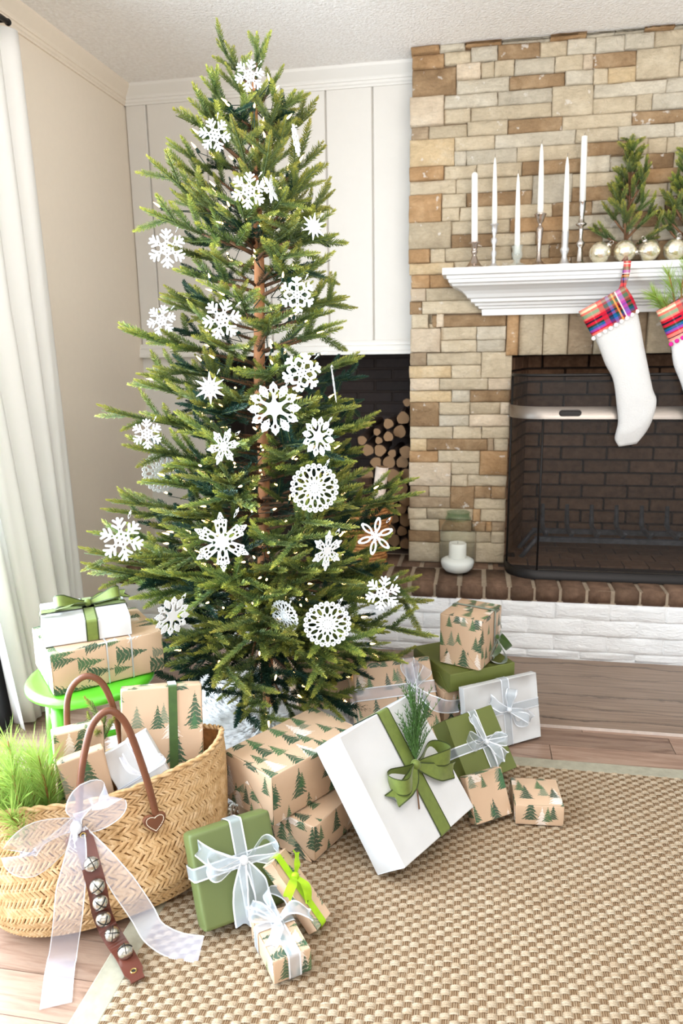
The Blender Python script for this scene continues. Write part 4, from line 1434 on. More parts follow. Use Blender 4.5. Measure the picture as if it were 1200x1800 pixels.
# --- narrow kraft box with lime ribbon
d = (.060, .035, .176)
g = gift('narrow kraft gift box with lime green ribbon propped on the sage gift', (-.0845, -1.884, .0915), (-43.0, -1.5, 69.5), d, M['kraft'], 5, r=.004)
wrap_band(g, d, 'x', -.004, .017, LM)
bow(g, (-.004, -.019, .030), xdir, front_n, [], [(40, .055, .006, .016), (200, .055, -.006, .016), (262, .060, .004, .012)], .020, LM, .009)

# --- small kraft box with organza bow, foremost
d = (.086, .150, .053)
g = gift('small kraft gift box with silver organza bow, foremost on the rug', (-.0985, -1.981, .0405), (-4, 0, 35.0), d, M['kraft'], 6, r=.005, prot=(0, 0, 1))
wrap_band(g, d, 'x', .004, .028, OR_)
wrap_band(g, d, 'y', .030, .024, OR_)
bow(g, (.004, .022, .028), (1, .2, 0), (0, -.25, 1), [(60, .068, .034, 62), (130, .062, .03, 55)], [(115, .075, .012, .03), (-20, .075, .012, .02), (225, .065, .006, .014)], .028, OR_, .008)

# --- two little kraft boxes at the right end of the pile
d = (.1213, .0361, .127)
g = gift('little kraft gift box leaning on the olive gift, no ribbon', (.3355, -1.4338, .0787), (-27.2, 0, 34.9), d, M['kraft'], 7, r=.005)
d = (.1305, .1326, .0616)
g = gift('little kraft gift box lying flat, rightmost on the rug', (.4731, -1.3899, .0452), (0, 0, 3.95), d, M['kraft'], 8, r=.005)

# --- olive box with silver bow
d = (.1807, .0793, .1925)
g = gift('olive green gift box with silver organza bow leaning right of the big white box', (.303, -1.2462, .1136), (-39.24, 0, 40.29), d, M['olive_paper'], 9, r=.004)
wrap_band(g, d, 'x', .012, .028, OR_)
wrap_band(g, d, 'z', .0, .028, OR_)
bow(g, (.012, -.041, .0), xdir, front_n, [(165, .062, .030, 55), (-8, .062, .026, -30)], [(100, .085, .008, .014), (285, .075, .008, .010), (-50, .075, -.006, .012)], .030, OR_, .009)

# --- white flat box with silver bow
d = (.2835, .030, .2179)
g = gift('flat white gift box with pale silver bow standing at the right edge of the pile', (.387, -1.018, .1128), (-11.02, 0, 33.44), d, M['white_paper'], 10, r=.003)
wrap_band(g, d, 'x', .015, .030, OR_)
wrap_band(g, d, 'z', .012, .030, OR_)
bow(g, (.015, -.017, .012), xdir, front_n, [(80, .068, .030, 40), (-42, .075, .026, 30)], [(145, .085, .008, .010), (-30, .10, .008, .010)], .034, OR_, .009)

# --- stack behind: kraft, olive, kraft cube
d = (.27, .26, .186)
g = gift('kraft gift box with tree print under the flat olive box', (.245, -.868, .094), (0, 0, 34), d, M['kraft2'], 11)
d = (.2486, .2574, .0621)
g = gift('flat olive green gift box beneath the kraft cube', (.2603, -.8814, .2185), (0, 0, 32), d, M['olive_paper'], 12, r=.004)
flap(g, [(-.125, .11, -.031), (-.125, -.128, -.031), (-.125, -.06, .012)], M['olive_paper'], .0012)
d = (.1485, .18, .172)
g = gift('kraft cube gift with green velvet bow on top of the olive box', (.2858, -.905, .3365), (0, 0, -22), d, M['kraft'], 13, r=.006)
wrap_band(g, d, 'y', .022, .012, VL, rr=.006)
flap(g, [(-.07, -.0905, -.084), (.068, -.0905, -.084), (-.01, -.0905, .0)], M['kraft'], .0012)
bow(g, (.0755, .022, -.005), (0, 1, 0), (1, 0, 0), [(-100, .085, .034, 40), (-35, .070, .032, -40)], [(-125, .07, .008, .014), (60, .05, .006, .012)], .026, VL, .009)

# --- kraft box with wide organza bow behind the white one
d = (.27, .09, .27)
g = gift('kraft gift box with wide lilac-white organza bow behind the big white box', (.045, -1.06, .140), (-33, 0, 24), d, M['kraft2'], 14)
wrap_band(g, d, 'z', .035, .040, SH)
wrap_band(g, d, 'x', .06, .040, SH)
bow(g, (.06, -.047, .035), xdir, front_n, [(95, .085, .03, 40), (60, .075, .03, -30)], [(-28, .16, -.03, .03), (235, .09, .01, .012)], .046, SH, .010)

# --- plain ends of boxes under the tree
d = (.24, .20, .24)
g = gift('plain kraft gift box in the shade beside the tree foot', (-.215, -.90, .123), (0, 0, 24), d, M['plain_kraft'], 15)
d = (.22, .16, .17)
g = gift('kraft gift box tucked behind the tree trunk near the hearth', (-.40, -.70, .086), (0, 0, 10), d, M['plain_kraft'], 16)

# --- stack on the green stool
d = (.2991, .24, .1184)
g = gift('kraft gift box with tree print and silver thread on the green stool', (-.7425, -1.4860, .4642), (0, 0, 42.96), d, M['kraft2'], 17, prot=(0, 3, 1))
for x in (-.005, .06):
    wrap_band(g, d, 'x', x, .004, [M['silver_thread'], M['silver_thread']], name='silver_string')
d = (.2278, .2069, .0572)
g = gift('white gift box with olive green bow on top of the stool stack', (-.7700, -1.4920, .5524), (0, 0, 32.9), d, M['white_paper'], 18, r=.004)
wrap_band(g, d, 'x', .012, .032, OL)
wrap_band(g, d, 'y', .02, .032, OL)
bow(g, (.012, .02, .0295), xdir, (0, 0, 1), [(184, .088, .034, 56), (4, .088, .036, -54)], [(205, .125, .008, .012), (20, .12, .008, .010)], .036, OL, .011)
# ------------------------------------------------------------------ straw market bag
BL, BA = Vector((-.569, -1.822, .004)), math.radians(38.0)
Bi = Matrix.Rotation(-BA, 3, 'Z')
tb_ = lambda p: Bi @ (Vector(p) - BL)          # room point to bag point
t = NT('straw')
oi = t.coord()
f = t.noise(t.map(oi, (1, 1, 1)), 55, 3)
t.base(t.ramp(f, [(.25, sr(176, 136, 88)), (.5, sr(206, 168, 120)), (.75, sr(226, 194, 152))]), .6, spec=.3)
t.bump(t.noise(oi, 260, 3), .3, .002)
M['straw'] = t.mat
M['straw_dark'] = simple('straw_inner', sr(168, 116, 62), .8, nz=70, amt=.3, bump=.5, dist=.004)
M['leather'] = simple('brown_leather', sr(112, 66, 42), .42, nz=18, amt=.16, bump=.15, bscale=200, dist=.001)
M['leather_red'] = simple('dark_red_leather', sr(92, 46, 34), .36, nz=16, amt=.18, bump=.12, bscale=160, dist=.001)
M['stitch'] = simple('cream_stitch', sr(240, 228, 206), .7)
bag = empty('straw_bag', 'large woven straw market bag with brown leather handles, filled with gifts and pine', 'bag', BL, (0, 0, BA))
LV = [(0, .225, .135, 0), (.025, .262, .165, 0), (.07, .284, .172, 0), (.13, .297, .150, .008), (.19, .304, .122, .016), (.24, .306, .104, .022), (.272, .304, .094, .026)]


def bag_pt(s, tt, off=0.0):
    """s 0..1 round the bag, tt 0..1 up"""
    k = tt * (len(LV) - 1)
    i = min(len(LV) - 2, int(k)); q = k - i
    z, a, b_, cy = [LV[i][j] + (LV[i + 1][j] - LV[i][j]) * q for j in range(4)]
    an = 2 * PI * s
    c, sn = math.cos(an), math.sin(an)
    x = (a + off) * math.copysign(abs(c) ** .82, c)
    y = (b_ + off) * math.copysign(abs(sn) ** .9, sn) + cy
    zz_ = z + tt ** 2 * .040 * (abs(c) ** 2.2) - .004 * math.sin(7 * an) * tt
    return Vector((x, y, zz_))


sh = MB()
sh.grid([[bag_pt(j / 72, i / 14, -.004) for j in range(72)] for i in range(15)], 0, True)
b0 = len(sh.v); sh.v.append((0, 0, .004))
for j in range(72): sh.face((b0, (j + 1) % 72, j))
sh.build('lining', M['straw_dark'], bag, True)
wv = MB()
NC, NR = 150, 22
for j in range(NR):
    for i in range(NC):
        dr = 1 if j % 2 else -1
        s0 = i / NC
        ds = 1 / NC
        t0, t1 = j / NR - .010, (j + 1) / NR + .012
        rows_ = []
        jit = rnd.uniform(-.12, .12) * ds
        for k in range(4):
            kk = k / 3
            tt = min(1, max(0, t0 + (t1 - t0) * kk))
            cs = s0 + jit + dr * (kk - .5) * ds * 1.9
            hump = math.sin(PI * (.12 + .76 * kk))
            rows_.append([bag_pt(cs - ds * .42, tt, -.0005 + .0008 * hump), bag_pt(cs, tt, .0008 + .0040 * hump), bag_pt(cs + ds * .42, tt, -.0005 + .0008 * hump)])
        wv.grid(rows_, 0)
w_ = wv.build('weave', M['straw'], bag, True)
w_['kind'] = 'stuff'
rim = MB()
for ph in (0, PI):
    rim.tube([bag_pt(i / 300 % 1, 1.0) + Vector((0, 0, .004 + .0035 * math.cos(i * .55 + ph))) + Vector((math.cos(2 * PI * i / 300), math.sin(2 * PI * i / 300), 0)) * (.0035 * math.sin(i * .55 + ph)) for i in range(301)], .0045, 5, 0, False)
rim.build('rim', M['straw'], bag, True)


def handle(ctrl):
    mb = MB(); mb.tube(smooth_path([tb_(c) for c in ctrl], 40), .0082, 10)
    return mb.build('handle', M['leather'], bag, True)


hf = handle([(-.561, -1.950, .225), (-.559, -1.949, .264), (-.548, -1.941, .372), (-.535, -1.916, .455), (-.523, -1.899, .484), (-.505, -1.879, .4945), (-.486, -1.867, .478), (-.469, -1.858, .435), (-.443, -1.852, .327), (-.428, -1.852, .250), (-.424, -1.853, .225)])
hb = handle([(-.705, -1.745, .22), (-.702, -1.742, .30), (-.700, -1.74, .345), (-.694, -1.736, .430), (-.677, -1.727, .474), (-.648, -1.712, .491), (-.622, -1.695, .468), (-.608, -1.681, .414), (-.603, -1.664, .327), (-.600, -1.66, .24)])


def heart(parent, c, n, r):
    """leather patch: heart shape, raised, with cream stitching"""
    c = Vector(c); n = Vector(n).normalized()
    up_ = (Vector((0, 0, 1)) - n * n.z).normalized(); sd = up_.cross(n)
    out = []
    for i in range(36):
        a = 2 * PI * i / 36
        x = .86 * math.sin(a) ** 3 * 1.05 + .12 * math.sin(a)
        y = (13 * math.cos(a) - 4.2 * math.cos(2 * a) - 1.6 * math.cos(3 * a)) / 15.0
        out.append(Vector((x, y, 0)) * r)
    mb = MB()
    P3 = lambda q, h: c + sd * q.x + up_ * q.y + n * h
    rows_ = [[P3(q, -.006) for q in out], [P3(q, .002) for q in out], [P3(q * .94, .0036) for q in out]]
    mb.grid(rows_, 0, True)
    mb.face([2 * 36 + i for i in range(36)][::-1])
    o = mb.build('handle_patch', M['leather'], parent)
    st = MB()
    inn = [q * .76 for q in out]
    for i in range(0, 36):
        a, b_ = inn[i], inn[(i + 1) % 36]
        st.tube([P3(a + (b_ - a) * .1, .0044), P3(a + (b_ - a) * .85, .0044)], .0009, 4)
    st.build('stitching', M['stitch'], o)


heart(bag, tb_((-.4235, -1.8615, .213)), (.05, -1, .18), .026)
heart(bag, tb_((-.5605, -1.9580, .213)), (-.05, -1, .18), .026)

# gifts inside the bag
d = (.2016, .0692, .40)
g = gift('tall kraft gift box with green velvet band in the back of the straw bag', (-.4745, -1.6915, .253), (-15.86, 3.25, 26.3), d, M['kraft2'], 21)
wrap_band(g, d, 'x', .026, .021, VL)
d = (.1235, .0308, .142)
g = gift('small white gift box with thin white string tilted in the straw bag', (-.4945, -1.7870, .3000), (-15.6, -24.6, 29.1), d, M['white_paper'], 22, r=.004)
wrap_band(g, d, 'z', -.020, .006, SH, name='string')
wrap_band(g, d, 'x', .012, .006, SH, name='string')
bow(g, (.012, -.017, -.020), xdir, front_n, [(20, .06, .02, 40)], [(110, .075, .01, .008)], .014, SH, .005)
d = (.118, .045, .35)
g = gift('slim kraft gift box at the left rear of the straw bag', (-.631, -1.809, .2305), (-3, 1, 38), d, M['kraft2'], 23)
d = (.108, .034, .33)
g = gift('foremost slim kraft gift box in the straw bag, behind the handle', (-.578, -1.852, .207), (-3, -7, 38), d, M['kraft2'], 24)

# fir twig and pine sprigs in the bag
wood, nd, _ = PROTO['S'][1][0]
o = obj('fir_twig', wood, None, (-.618, -1.752, .27), (0, math.radians(-80), math.radians(20)), (.75, 1, 1))
tag(o, 'short green fir twig sticking up behind the bag handle', 'twig')
n_ = obj('needles', nd, o); n_['kind'] = 'stuff'
t = NT('pine_needle')
at = t.n('ShaderNodeAttribute', attribute_name='tint')
t.base(at.outputs['Color'], .45, spec=.35)
t.translucent(.3, sr(190, 210, 110))
M['pine'] = t.mat
M['pine_stem'] = simple('pine_stem', sr(150, 108, 56), .7, nz=120, amt=.35)


def pine_sprig(loc, tip, seed, label, group, nl=.10, n=170, w=.0013, name='pine_sprig', cat='sprig', dense_from=.25, spread=.75):
    r = random.Random(seed)
    loc, tip = Vector(loc), Vector(tip)
    v = tip - loc
    side = Vector((r.uniform(-1, 1), r.uniform(-1, 1), 0)) * .02
    pth = smooth_path([(0, 0, 0), v * .5 + side, v], 16)
    st = MB(); st.tube(pth, [.0035 - .0015 * i / 16 for i in range(17)], 6)
    o = st.build(name, M['pine_stem'], None, True, tuple(loc))
    tag(o, label, cat, group)
    nb_ = MB(); nb_.c = []
    for i in range(n):
        k = dense_from + (1 - dense_from) * r.random() ** .8
        p = pth[min(16, int(k * 16))]
        ax_ = v.normalized()
        a = r.uniform(0, 2 * PI)
        q = ax_.orthogonal().normalized()
        q = Matrix.Rotation(a, 3, ax_) @ q
        dv = (ax_ * r.uniform(.55, 1.2) + q * r.uniform(.2, spread)).normalized()
        L = nl * r.uniform(.6, 1.1)
        sag = Vector((0, 0, -1)) * L * r.uniform(.0, .18)
        wd = dv.cross(Vector((r.uniform(-1, 1), r.uniform(-1, 1), .3))).normalized() * w * .5
        b_ = len(nb_.v)
        m_ = p + dv * L * .55 + sag * .25
        e = p + dv * L + sag
        nb_.v.extend([tuple(p - wd), tuple(p + wd), tuple(m_ + wd), tuple(e), tuple(m_ - wd)])
        nb_.f.append((b_, b_ + 1, b_ + 2, b_ + 3, b_ + 4)); nb_.m.append(0)
        c = lerp3(sr(84, 132, 58), sr(168, 196, 96), min(1, max(0, k + r.uniform(-.3, .25))))
        nb_.c.extend([(*c, 1)] * 5)
    q = nb_.build('needles', M['pine'], o)
    q['kind'] = 'stuff'
    return o


for i, (a, b_) in enumerate((((-.660, -1.905, .10), (-.655, -1.93, .40)), ((-.675, -1.915, .10), (-.700, -1.965, .385)), ((-.69, -1.90, .10), (-.725, -1.93, .43)),
                             ((-.70, -1.93, .10), (-.735, -2.00, .33)), ((-.71, -1.905, .10), (-.765, -1.93, .39)), ((-.72, -1.93, .10), (-.79, -1.985, .36)), ((-.69, -1.925, .1), (-.69, -2.0, .30)),
                             ((-.665, -1.885, .10), (-.665, -1.89, .35)), ((-.70, -1.89, .1), (-.715, -1.87, .36)))):
    lab = ('upright pine sprig near the middle of the bunch in the straw bag', 'low front pine sprig leaning over the rim of the straw bag', 'tallest light green pine sprig in the straw bag', 'lowest pine sprig, spilling forward over the bag rim at the left', 'rear-left pine sprig leaning away to the picture edge', 'leftmost pine sprig, half outside the picture',
           'short front pine sprig with a bare brown stem in the bag', 'rightmost pine sprig, right beside the slim kraft boxes in the bag', 'rearmost pine sprig, behind the others toward the stool')[i]
    pine_sprig(a, b_, 40 + i, lab, 'pine sprigs in the straw bag', n=260, nl=.105)

# white ribbon bow tied to the front handle
rib = MB()


def lay(mb, ctrl, w, wdir, n=26, twist=0, taper=(.4, 1)):
    pts = smooth_path(ctrl, n)
    wvs, wds = [], []
    for i, p in enumerate(pts):
        k = i / n
        tt = (pts[min(i + 1, n)] - pts[max(0, i - 1)]).normalized()
        q = Vector(wdir(k)) if callable(wdir) else Vector(wdir)
        q = (q - tt * q.dot(tt)).normalized()
        wvs.append(q)
        wds.append(w * (taper[0] + (taper[1] - taper[0]) * min(1, k * 3)))
    strip(mb, pts, wvs, wds, edge=.0022)


KN = Vector((-.552, -1.962, .262))
bowr = empty('ribbon_bow', 'big sheer white ribbon bow with two long tails tied to the bag handle', 'bow', tuple(KN))
K = lambda p: Vector(p) - KN
u_, v2 = Vector((.788, .616, 0)), Vector((-.616, .788, 0))
# loops
q = MB()
lay(q, [K(KN), K((-.545, -1.985, .305)), K((-.512, -1.985, .350)), K((-.478, -1.955, .335)), K((-.480, -1.945, .300)), K((-.515, -1.955, .275)), K(KN)], .062, lambda k: (.45, .15, -.55 + .3 * k), 30, taper=(.35, 1))
q.build('loop', SH, bowr, True)
q = MB()
lay(q, [K(KN), K((-.572, -2.01, .285)), K((-.606, -2.045, .285)), K((-.632, -2.062, .250)), K((-.610, -2.048, .225)), K((-.575, -2.005, .245)), K(KN)], .070, lambda k: (.25, .15, 1.0), 30, taper=(.35, 1))
q.build('loop', SH, bowr, True)
q = MB()
lay(q, [K(p) for p in ((-.555, -1.962, .252), (-.530, -2.018, .233), (-.527, -2.054, .178), (-.532, -2.070, .110), (-.556, -2.062, .022), (-.548, -2.092, .006), (-.511, -2.169, .004))], .060, u_, 34, taper=(.45, 1))
q.build('tail', SH, bowr, True)
q = MB()
lay(q, [K(p) for p in ((-.549, -1.962, .250), (-.489, -1.990, .214), (-.440, -1.995, .148), (-.405, -1.990, .080), (-.375, -2.002, .045), (-.324, -2.008, .026), (-.267, -2.008, .024))], .052,
    lambda k: u_ * (1 - k) * .8 + Vector((.25, .35, .75)) * k + Vector((0, .9, 0)) * max(0, k - .7) * 3, 34, taper=(.45, 1))
q.build('tail', SH, bowr, True)
q = MB(); q.ball((0, -.012, 0), .013, 10, 7, 0, (1, .9, 1.25)); q.tube([(0, -.018, -.004), (.008, -.03, -.035)], [.006, .004], 6)
q.build('knot', [M['org_edge']], bowr, True)

# leather strap of jingle bells hung from the bow
bs = empty('bell_strap', 'dark brown leather strap with six silver jingle bells hanging down to the rug', 'bell strap', (-.50, -2.0, .012))
BO = Vector((-.50, -2.0, .012))
ctrl = [Vector(p) - BO for p in ((-.543, -1.968, .248), (-.513, -2.000, .221), (-.494, -2.020, .196), (-.482, -2.028, .161), (-.478, -2.029, .110), (-.478, -2.012, .055), (-.449, -2.026, .026), (-.415, -2.054, .0225), (-.366, -2.102, .0205))]
pth = smooth_path(ctrl, 44)
mb = MB()
rows_ = []
for i, p in enumerate(pth):
    tt = (pth[min(44, i + 1)] - pth[max(0, i - 1)]).normalized()
    k = i / 44
    wdir = (u_ * (1 - k) + Vector((.78, .42, 0)) * k)
    q = (wdir - tt * wdir.dot(tt)).normalized()
    n = q.cross(tt).normalized()
    if n.y > 0 and k < .5: n = -n
    if n.z < 0 and k >= .5: n = -n
    w = .0195 * (1 if .04 < k < .965 else .72)
    rows_.append([p - q * w, p - q * w + n * .003, p + q * w + n * .003, p + q * w])
mb.grid(rows_, 0, True)
mb.face([0, 1, 2, 3]); e0 = len(rows_) * 4 - 4; mb.face([e0 + 3, e0 + 2, e0 + 1, e0])
mb.build('strap', M['leather_red'], bs)
M['bell'] = simple('brushed_nickel', sr(196, 190, 178), .24, .95, nz=30, amt=.08)
M['slit'] = simple('bell_slit', sr(24, 20, 18), .8)
M['brass'] = simple('brass_eyelet', sr(190, 160, 96), .3, .9)
cum = [0]
for i in range(44): cum.append(cum[-1] + (pth[i + 1] - pth[i]).length)
for i, k in enumerate((.20, .285, .375, .485, .66, .82)):
    j = min(range(45), key=lambda q_: abs(cum[q_] - k * cum[-1]))
    p = pth[j]
    tt = (pth[j + 1] - pth[j - 1]).normalized()
    q = (u_ - tt * u_.dot(tt)).normalized()
    n = q.cross(tt).normalized()
    if (n.y > 0 and n.z < .5) or n.z < -.3: n = -n
    R = n.to_track_quat('Z', 'Y').to_euler()
    m1 = MB(); m1.ball((0, 0, .0130), .0160, 18, 12, 0, (1, 1, .92))
    b_ = m1.build('bell', M['bell'], bs, True, tuple(p), R)
    b_.rotation_euler.rotate_axis('Z', .3 + .25 * i)
    m2 = MB()
    for ang_ in (0, PI / 2):
        pts = [Vector((math.cos(ang_) * math.sin(a) * .0163, math.sin(ang_) * math.sin(a) * .0163, .0130 + math.cos(a) * .0163 * .92)) for a in [-1.15 + 2.3 * s / 12 for s in range(13)]]
        m2.tube(pts, .0013, 4)
    m2.build('slit', M['slit'], b_)
for k in (.045, .955):
    j = int(k * 44); p = pth[j]; tt = (pth[j + 1] - pth[j - 1]).normalized(); q = (u_ - tt * u_.dot(tt)).normalized(); n = q.cross(tt)
    if n.z < 0 and k > .5: n = -n
    if n.y > 0 and k < .5: n = -n
    m1 = MB(); m1.tube([p + n * .0035 + (q * math.cos(2 * PI * s / 14) + tt * math.sin(2 * PI * s / 14)) * .0055 for s in range(15)], .0016, 6)
    o = m1.build('eyelet', M['brass'], bs, True)
    m2 = MB(); m2.tube([p + n * .0030, p + n * .0036], .0045, 10); m2.build('hole', M['slit'], o)

# frosted pine cone beside the bag
M['cone'] = simple('frosted_cone', sr(150, 118, 92), .7, nz=140, amt=.3)
M['cone_tip'] = simple('cone_frost', sr(232, 226, 218), .7)
pc = MB()
for i in range(60):
    a = i * 2.39996; k = i / 60
    r_ = .022 * math.sin(PI * (.12 + .8 * k)); z = .052 * k
    c = Vector((math.cos(a) * r_, math.sin(a) * r_, z)); o_ = Vector((math.cos(a), math.sin(a), .5)).normalized(); s_ = Vector((-math.sin(a), math.cos(a), 0))
    e = c + o_ * .010
    pc.add([c - s_ * .004, c + s_ * .004, e + s_ * .005, e - s_ * .005, e + o_ * .002 + Vector((0, 0, .002))], [(0, 1, 2, 3)], 0)
    b_ = len(pc.v); pc.face((b_ - 3, b_ - 2, b_ - 1), 1)
    pc.ball(tuple(e), .0034, 6, 4, 1, (1.2, 1.2, .7))
pc.lathe([(.004, 0), (.014, .01), (.014, .03), (.003, .05)], 8)
o = pc.build('pine_cone', [M['cone'], M['cone_tip']], None, True, (-.352, -1.555, .022), (0, math.radians(70), .6))
tag(o, 'frosted brown pine cone on the rug between the straw bag and the kraft boxes', 'pine cone')

# ------------------------------------------------------------------ green stool
M['green_metal'] = simple('bright_green_paint', sr(92, 196, 44), .3, spec=.6)
stl = empty('stool', 'bright green round metal stool holding two gifts by the curtain', 'stool', (-.755, -1.515, 0))
q = MB(); q.lathe([(.0, .392), (.150, .390), (.166, .378), (.172, .382), (.172, .392), (.166, .400), (.150, .4035), (.0, .4035)], 40, cap0=False, cap1=False)
q.build('seat', M['green_metal'], stl, True)
for i in range(4):
    a = math.radians(-98 + 90 * i)
    q = MB()
    c, s = math.cos(a), math.sin(a)
    q.tube([(c * .135, s * .135, .388), (c * .150, s * .150, .2), (c * .168, s * .168, 0)], [.021, .018, .014], 10)
    q.build('leg', M['green_metal'], stl, True)
    a2 = a + PI / 2
    q = MB(); q.tube([(c * .147, s * .147, .262), (math.cos(a2) * .147, math.sin(a2) * .147, .262)], .009, 8)
    q.build('stretcher', M['green_metal'], stl, True)
# ------------------------------------------------------------------ on the mantel
MZ = 1.581
M['silver'] = simple('silver_plate', sr(206, 200, 194), .2, 1.0)
M['tarnish'] = simple('warm_silver', sr(188, 174, 164), .24, 1.0)
M['pewter'] = simple('pale_pewter', sr(222, 222, 224), .35, .8)
M['wax'] = simple('white_wax', sr(240, 238, 232), .45)
M['wick'] = simple('wick', sr(120, 112, 104), .9)
t = NT('clear_glass'); t.base(sr(226, 236, 230), .04, spec=.8); t.sheer(.74); M['glass'] = t.mat
HOLD = [
    (.2653, .104, M['tarnish'], [(.046, 0), (.045, .006), (.030, .014), (.016, .034), (.010, .050), (.007, .056), (.011, .060), (.013, .066), (.013, .072), (.009, .076), (.012, .080), (.013, .098), (.024, .101), (.025, .104), (.013, .1035)], 'low silver candlestick with wide foot and drip pan, leftmost on the mantel'),
    (.3419, .170, M['pewter'], [(.032, 0), (.031, .006), (.014, .014), (.008, .024), (.010, .034), (.007, .040), (.011, .056), (.011, .064), (.006, .074), (.008, .092), (.013, .104), (.012, .114), (.006, .122), (.009, .134), (.012, .144), (.012, .164), (.018, .168), (.018, .170), (.010, .1695)], 'slender turned pewter candlestick, second from the left on the mantel'),
    (.4336, .085, None, [(.046, 0), (.047, .005), (.036, .012), (.014, .020), (.012, .028), (.020, .042), (.022, .054), (.018, .066), (.020, .078), (.024, .085), (.014, .085), (.012, .05)], 'low clear pressed-glass candle holder on the mantel'),
    (.5175, .201, M['tarnish'], [(.040, 0), (.038, .006), (.022, .014), (.010, .028), (.008, .06), (.010, .10), (.013, .130), (.015, .145), (.010, .152), (.007, .158), (.007, .164), (.014, .172), (.018, .186), (.022, .196), (.024, .199), (.022, .201), (.012, .200)], 'silver candlestick with flared bell cup, fourth from the left on the mantel'),
    (.6159, .129, M['pewter'], [(.036, 0), (.034, .006), (.018, .014), (.012, .030), (.010, .040), (.016, .056), (.018, .064), (.013, .074), (.013, .100), (.014, .115), (.013, .127), (.014, .129), (.011, .1285)], 'white-silver candlestick, fifth from the left on the mantel'),
    (.6743, .239, M['silver'], [(.040, 0), (.038, .006), (.020, .012), (.014, .020), (.011, .050), (.009, .066), (.016, .078), (.017, .086), (.009, .096), (.007, .110), (.009, .130), (.008, .146), (.020, .152), (.021, .156), (.012, .162), (.009, .176), (.010, .196), (.013, .210), (.013, .236), (.016, .239), (.011, .2385)], 'tall turned silver candlestick, rightmost of the six on the mantel'),
]
CT = [(.0129, .0115, 1.949, False, 'thick white taper candle in the leftmost candlestick'), (.0105, .0045, 1.997, True, 'white taper candle in the slender pewter candlestick'), (.0112, .0045, 1.934, True, 'shortest-standing white taper candle in the glass holder'),
      (.0118, .0055, 2.036, True, 'white taper candle in the bell-cup candlestick'), (.0122, .005, 1.984, True, 'white taper candle in the fifth candlestick, left of the tall one'), (.0120, .0115, 2.053, False, 'tallest straight white candle, in the rightmost candlestick')]
for (x, h, mt_, pf, lab), (r0, r1, zt, taper, cl) in zip(HOLD, CT):
    q = MB(); q.lathe(pf, 24, cap1=True)
    o = q.build('candlestick', mt_ or M['glass'], None, True, (x, -.100, MZ))
    tag(o, lab, 'candle holder', 'candlesticks on the mantel')
    z0 = MZ + h - (.030 if mt_ is None else 0.0) + .0005
    L = zt - z0
    q = MB()
    if taper: pf2 = [(r0 * .98, 0), (r0, .02), (r0 * .97, L * .3), (r0 * .85, L * .6), (r0 * .6, L * .88), (r1 * .8, L * .97), (.0012, L)]
    else: pf2 = [(r0, 0), (r0 * .99, .02), (r0 * .96, L * .96), (r0 * .7, L * .985), (.0015, L)] if x < .3 else [(r0, 0), (r0 * .96, L * .995), (r0 * .8, L), (.0015, L)]
    q.lathe(pf2, 16)
    c = q.build('candle', M['wax'], None, True, (x, -.100, z0), (0, math.radians(-1.2), 0))
    tag(c, cl, 'candle', 'white candles on the mantel')
    q = MB(); q.tube([(0, 0, L - .001), (.001, 0, L + .008), (.004 if not taper else .001, 0, L + .013)], .0009, 5)
    q.build('wick', M['wick'], c)

# mercury-glass baubles
t = NT('mercury_glass')
f = t.noise(t.coord(), 60, 4)
t.base(t.ramp(f, [(.35, sr(226, 214, 176)), (.6, sr(248, 242, 224))]), .22, .85)
t.bump(t.noise(t.coord(), 90, 2), .25, .004)
M['mercury'] = t.mat
for i, (x, r, tilt, fac, lab) in enumerate(((.742, .0405, 48, 0, 'gold glass bauble nearest the candlesticks, cap tipped right'), (.833, .0415, 100, 1, 'faceted gold glass bauble with a quilted face, second in the bauble row'),
                                       (.921, .0415, -32, 2, 'smooth gold glass bauble with a flat drum face, third in the bauble row'), (1.012, .040, 10, 3, 'gold glass bauble with its cap and ring upright, rightmost in full view'), (1.095, .034, -70, 0, 'gold glass bauble at the right edge of the mantel view'))):
    q = MB()
    rows_ = []
    for a in range(15):
        th = PI * a / 14
        row_ = []
        for b_ in range(24):
            ph = 2 * PI * b_ / 24
            k = 1.0
            if fac == 1: k = 1 + .045 * math.sin(6 * ph) * math.sin(7 * th)
            if fac == 3: k = 1 + .05 * math.cos(8 * ph) * math.sin(th)
            rr_ = r * k
            z_ = -math.cos(th) * rr_
            xy = max(math.sin(th) * rr_, .0006)
            if fac == 2: z_ *= .92; xy = min(xy, r * .93)
            row_.append((xy * math.cos(ph), xy * math.sin(ph), z_))
        rows_.append(row_)
    q.grid(rows_, 0, True)
    o = q.build('bauble', M['mercury'], None, True, (x, -.155, MZ + r * (.985 if fac in (0, 2) else 1.03)), (math.radians(20), math.radians(tilt), 0))
    tag(o, lab, 'bauble', 'glass baubles on the mantel')
    q = MB(); q.lathe([(.0095, r * .96), (.010, r * .99), (.010, r * 1.16), (.006, r * 1.2)], 14)
    c = q.build('cap', M['silver'], o, True)
    q = MB(); q.tube([(.006 * math.cos(2 * PI * s / 14), 0, r * 1.2 + .006 + .007 * math.sin(2 * PI * s / 14)) for s in range(15)], .0009, 5)
    q.build('ring', M['silver'], c, True)

# small fir trees on the mantel
mini = [branch_proto(.17, 60 + i, 3, .092, False, .8) for i in range(3)]


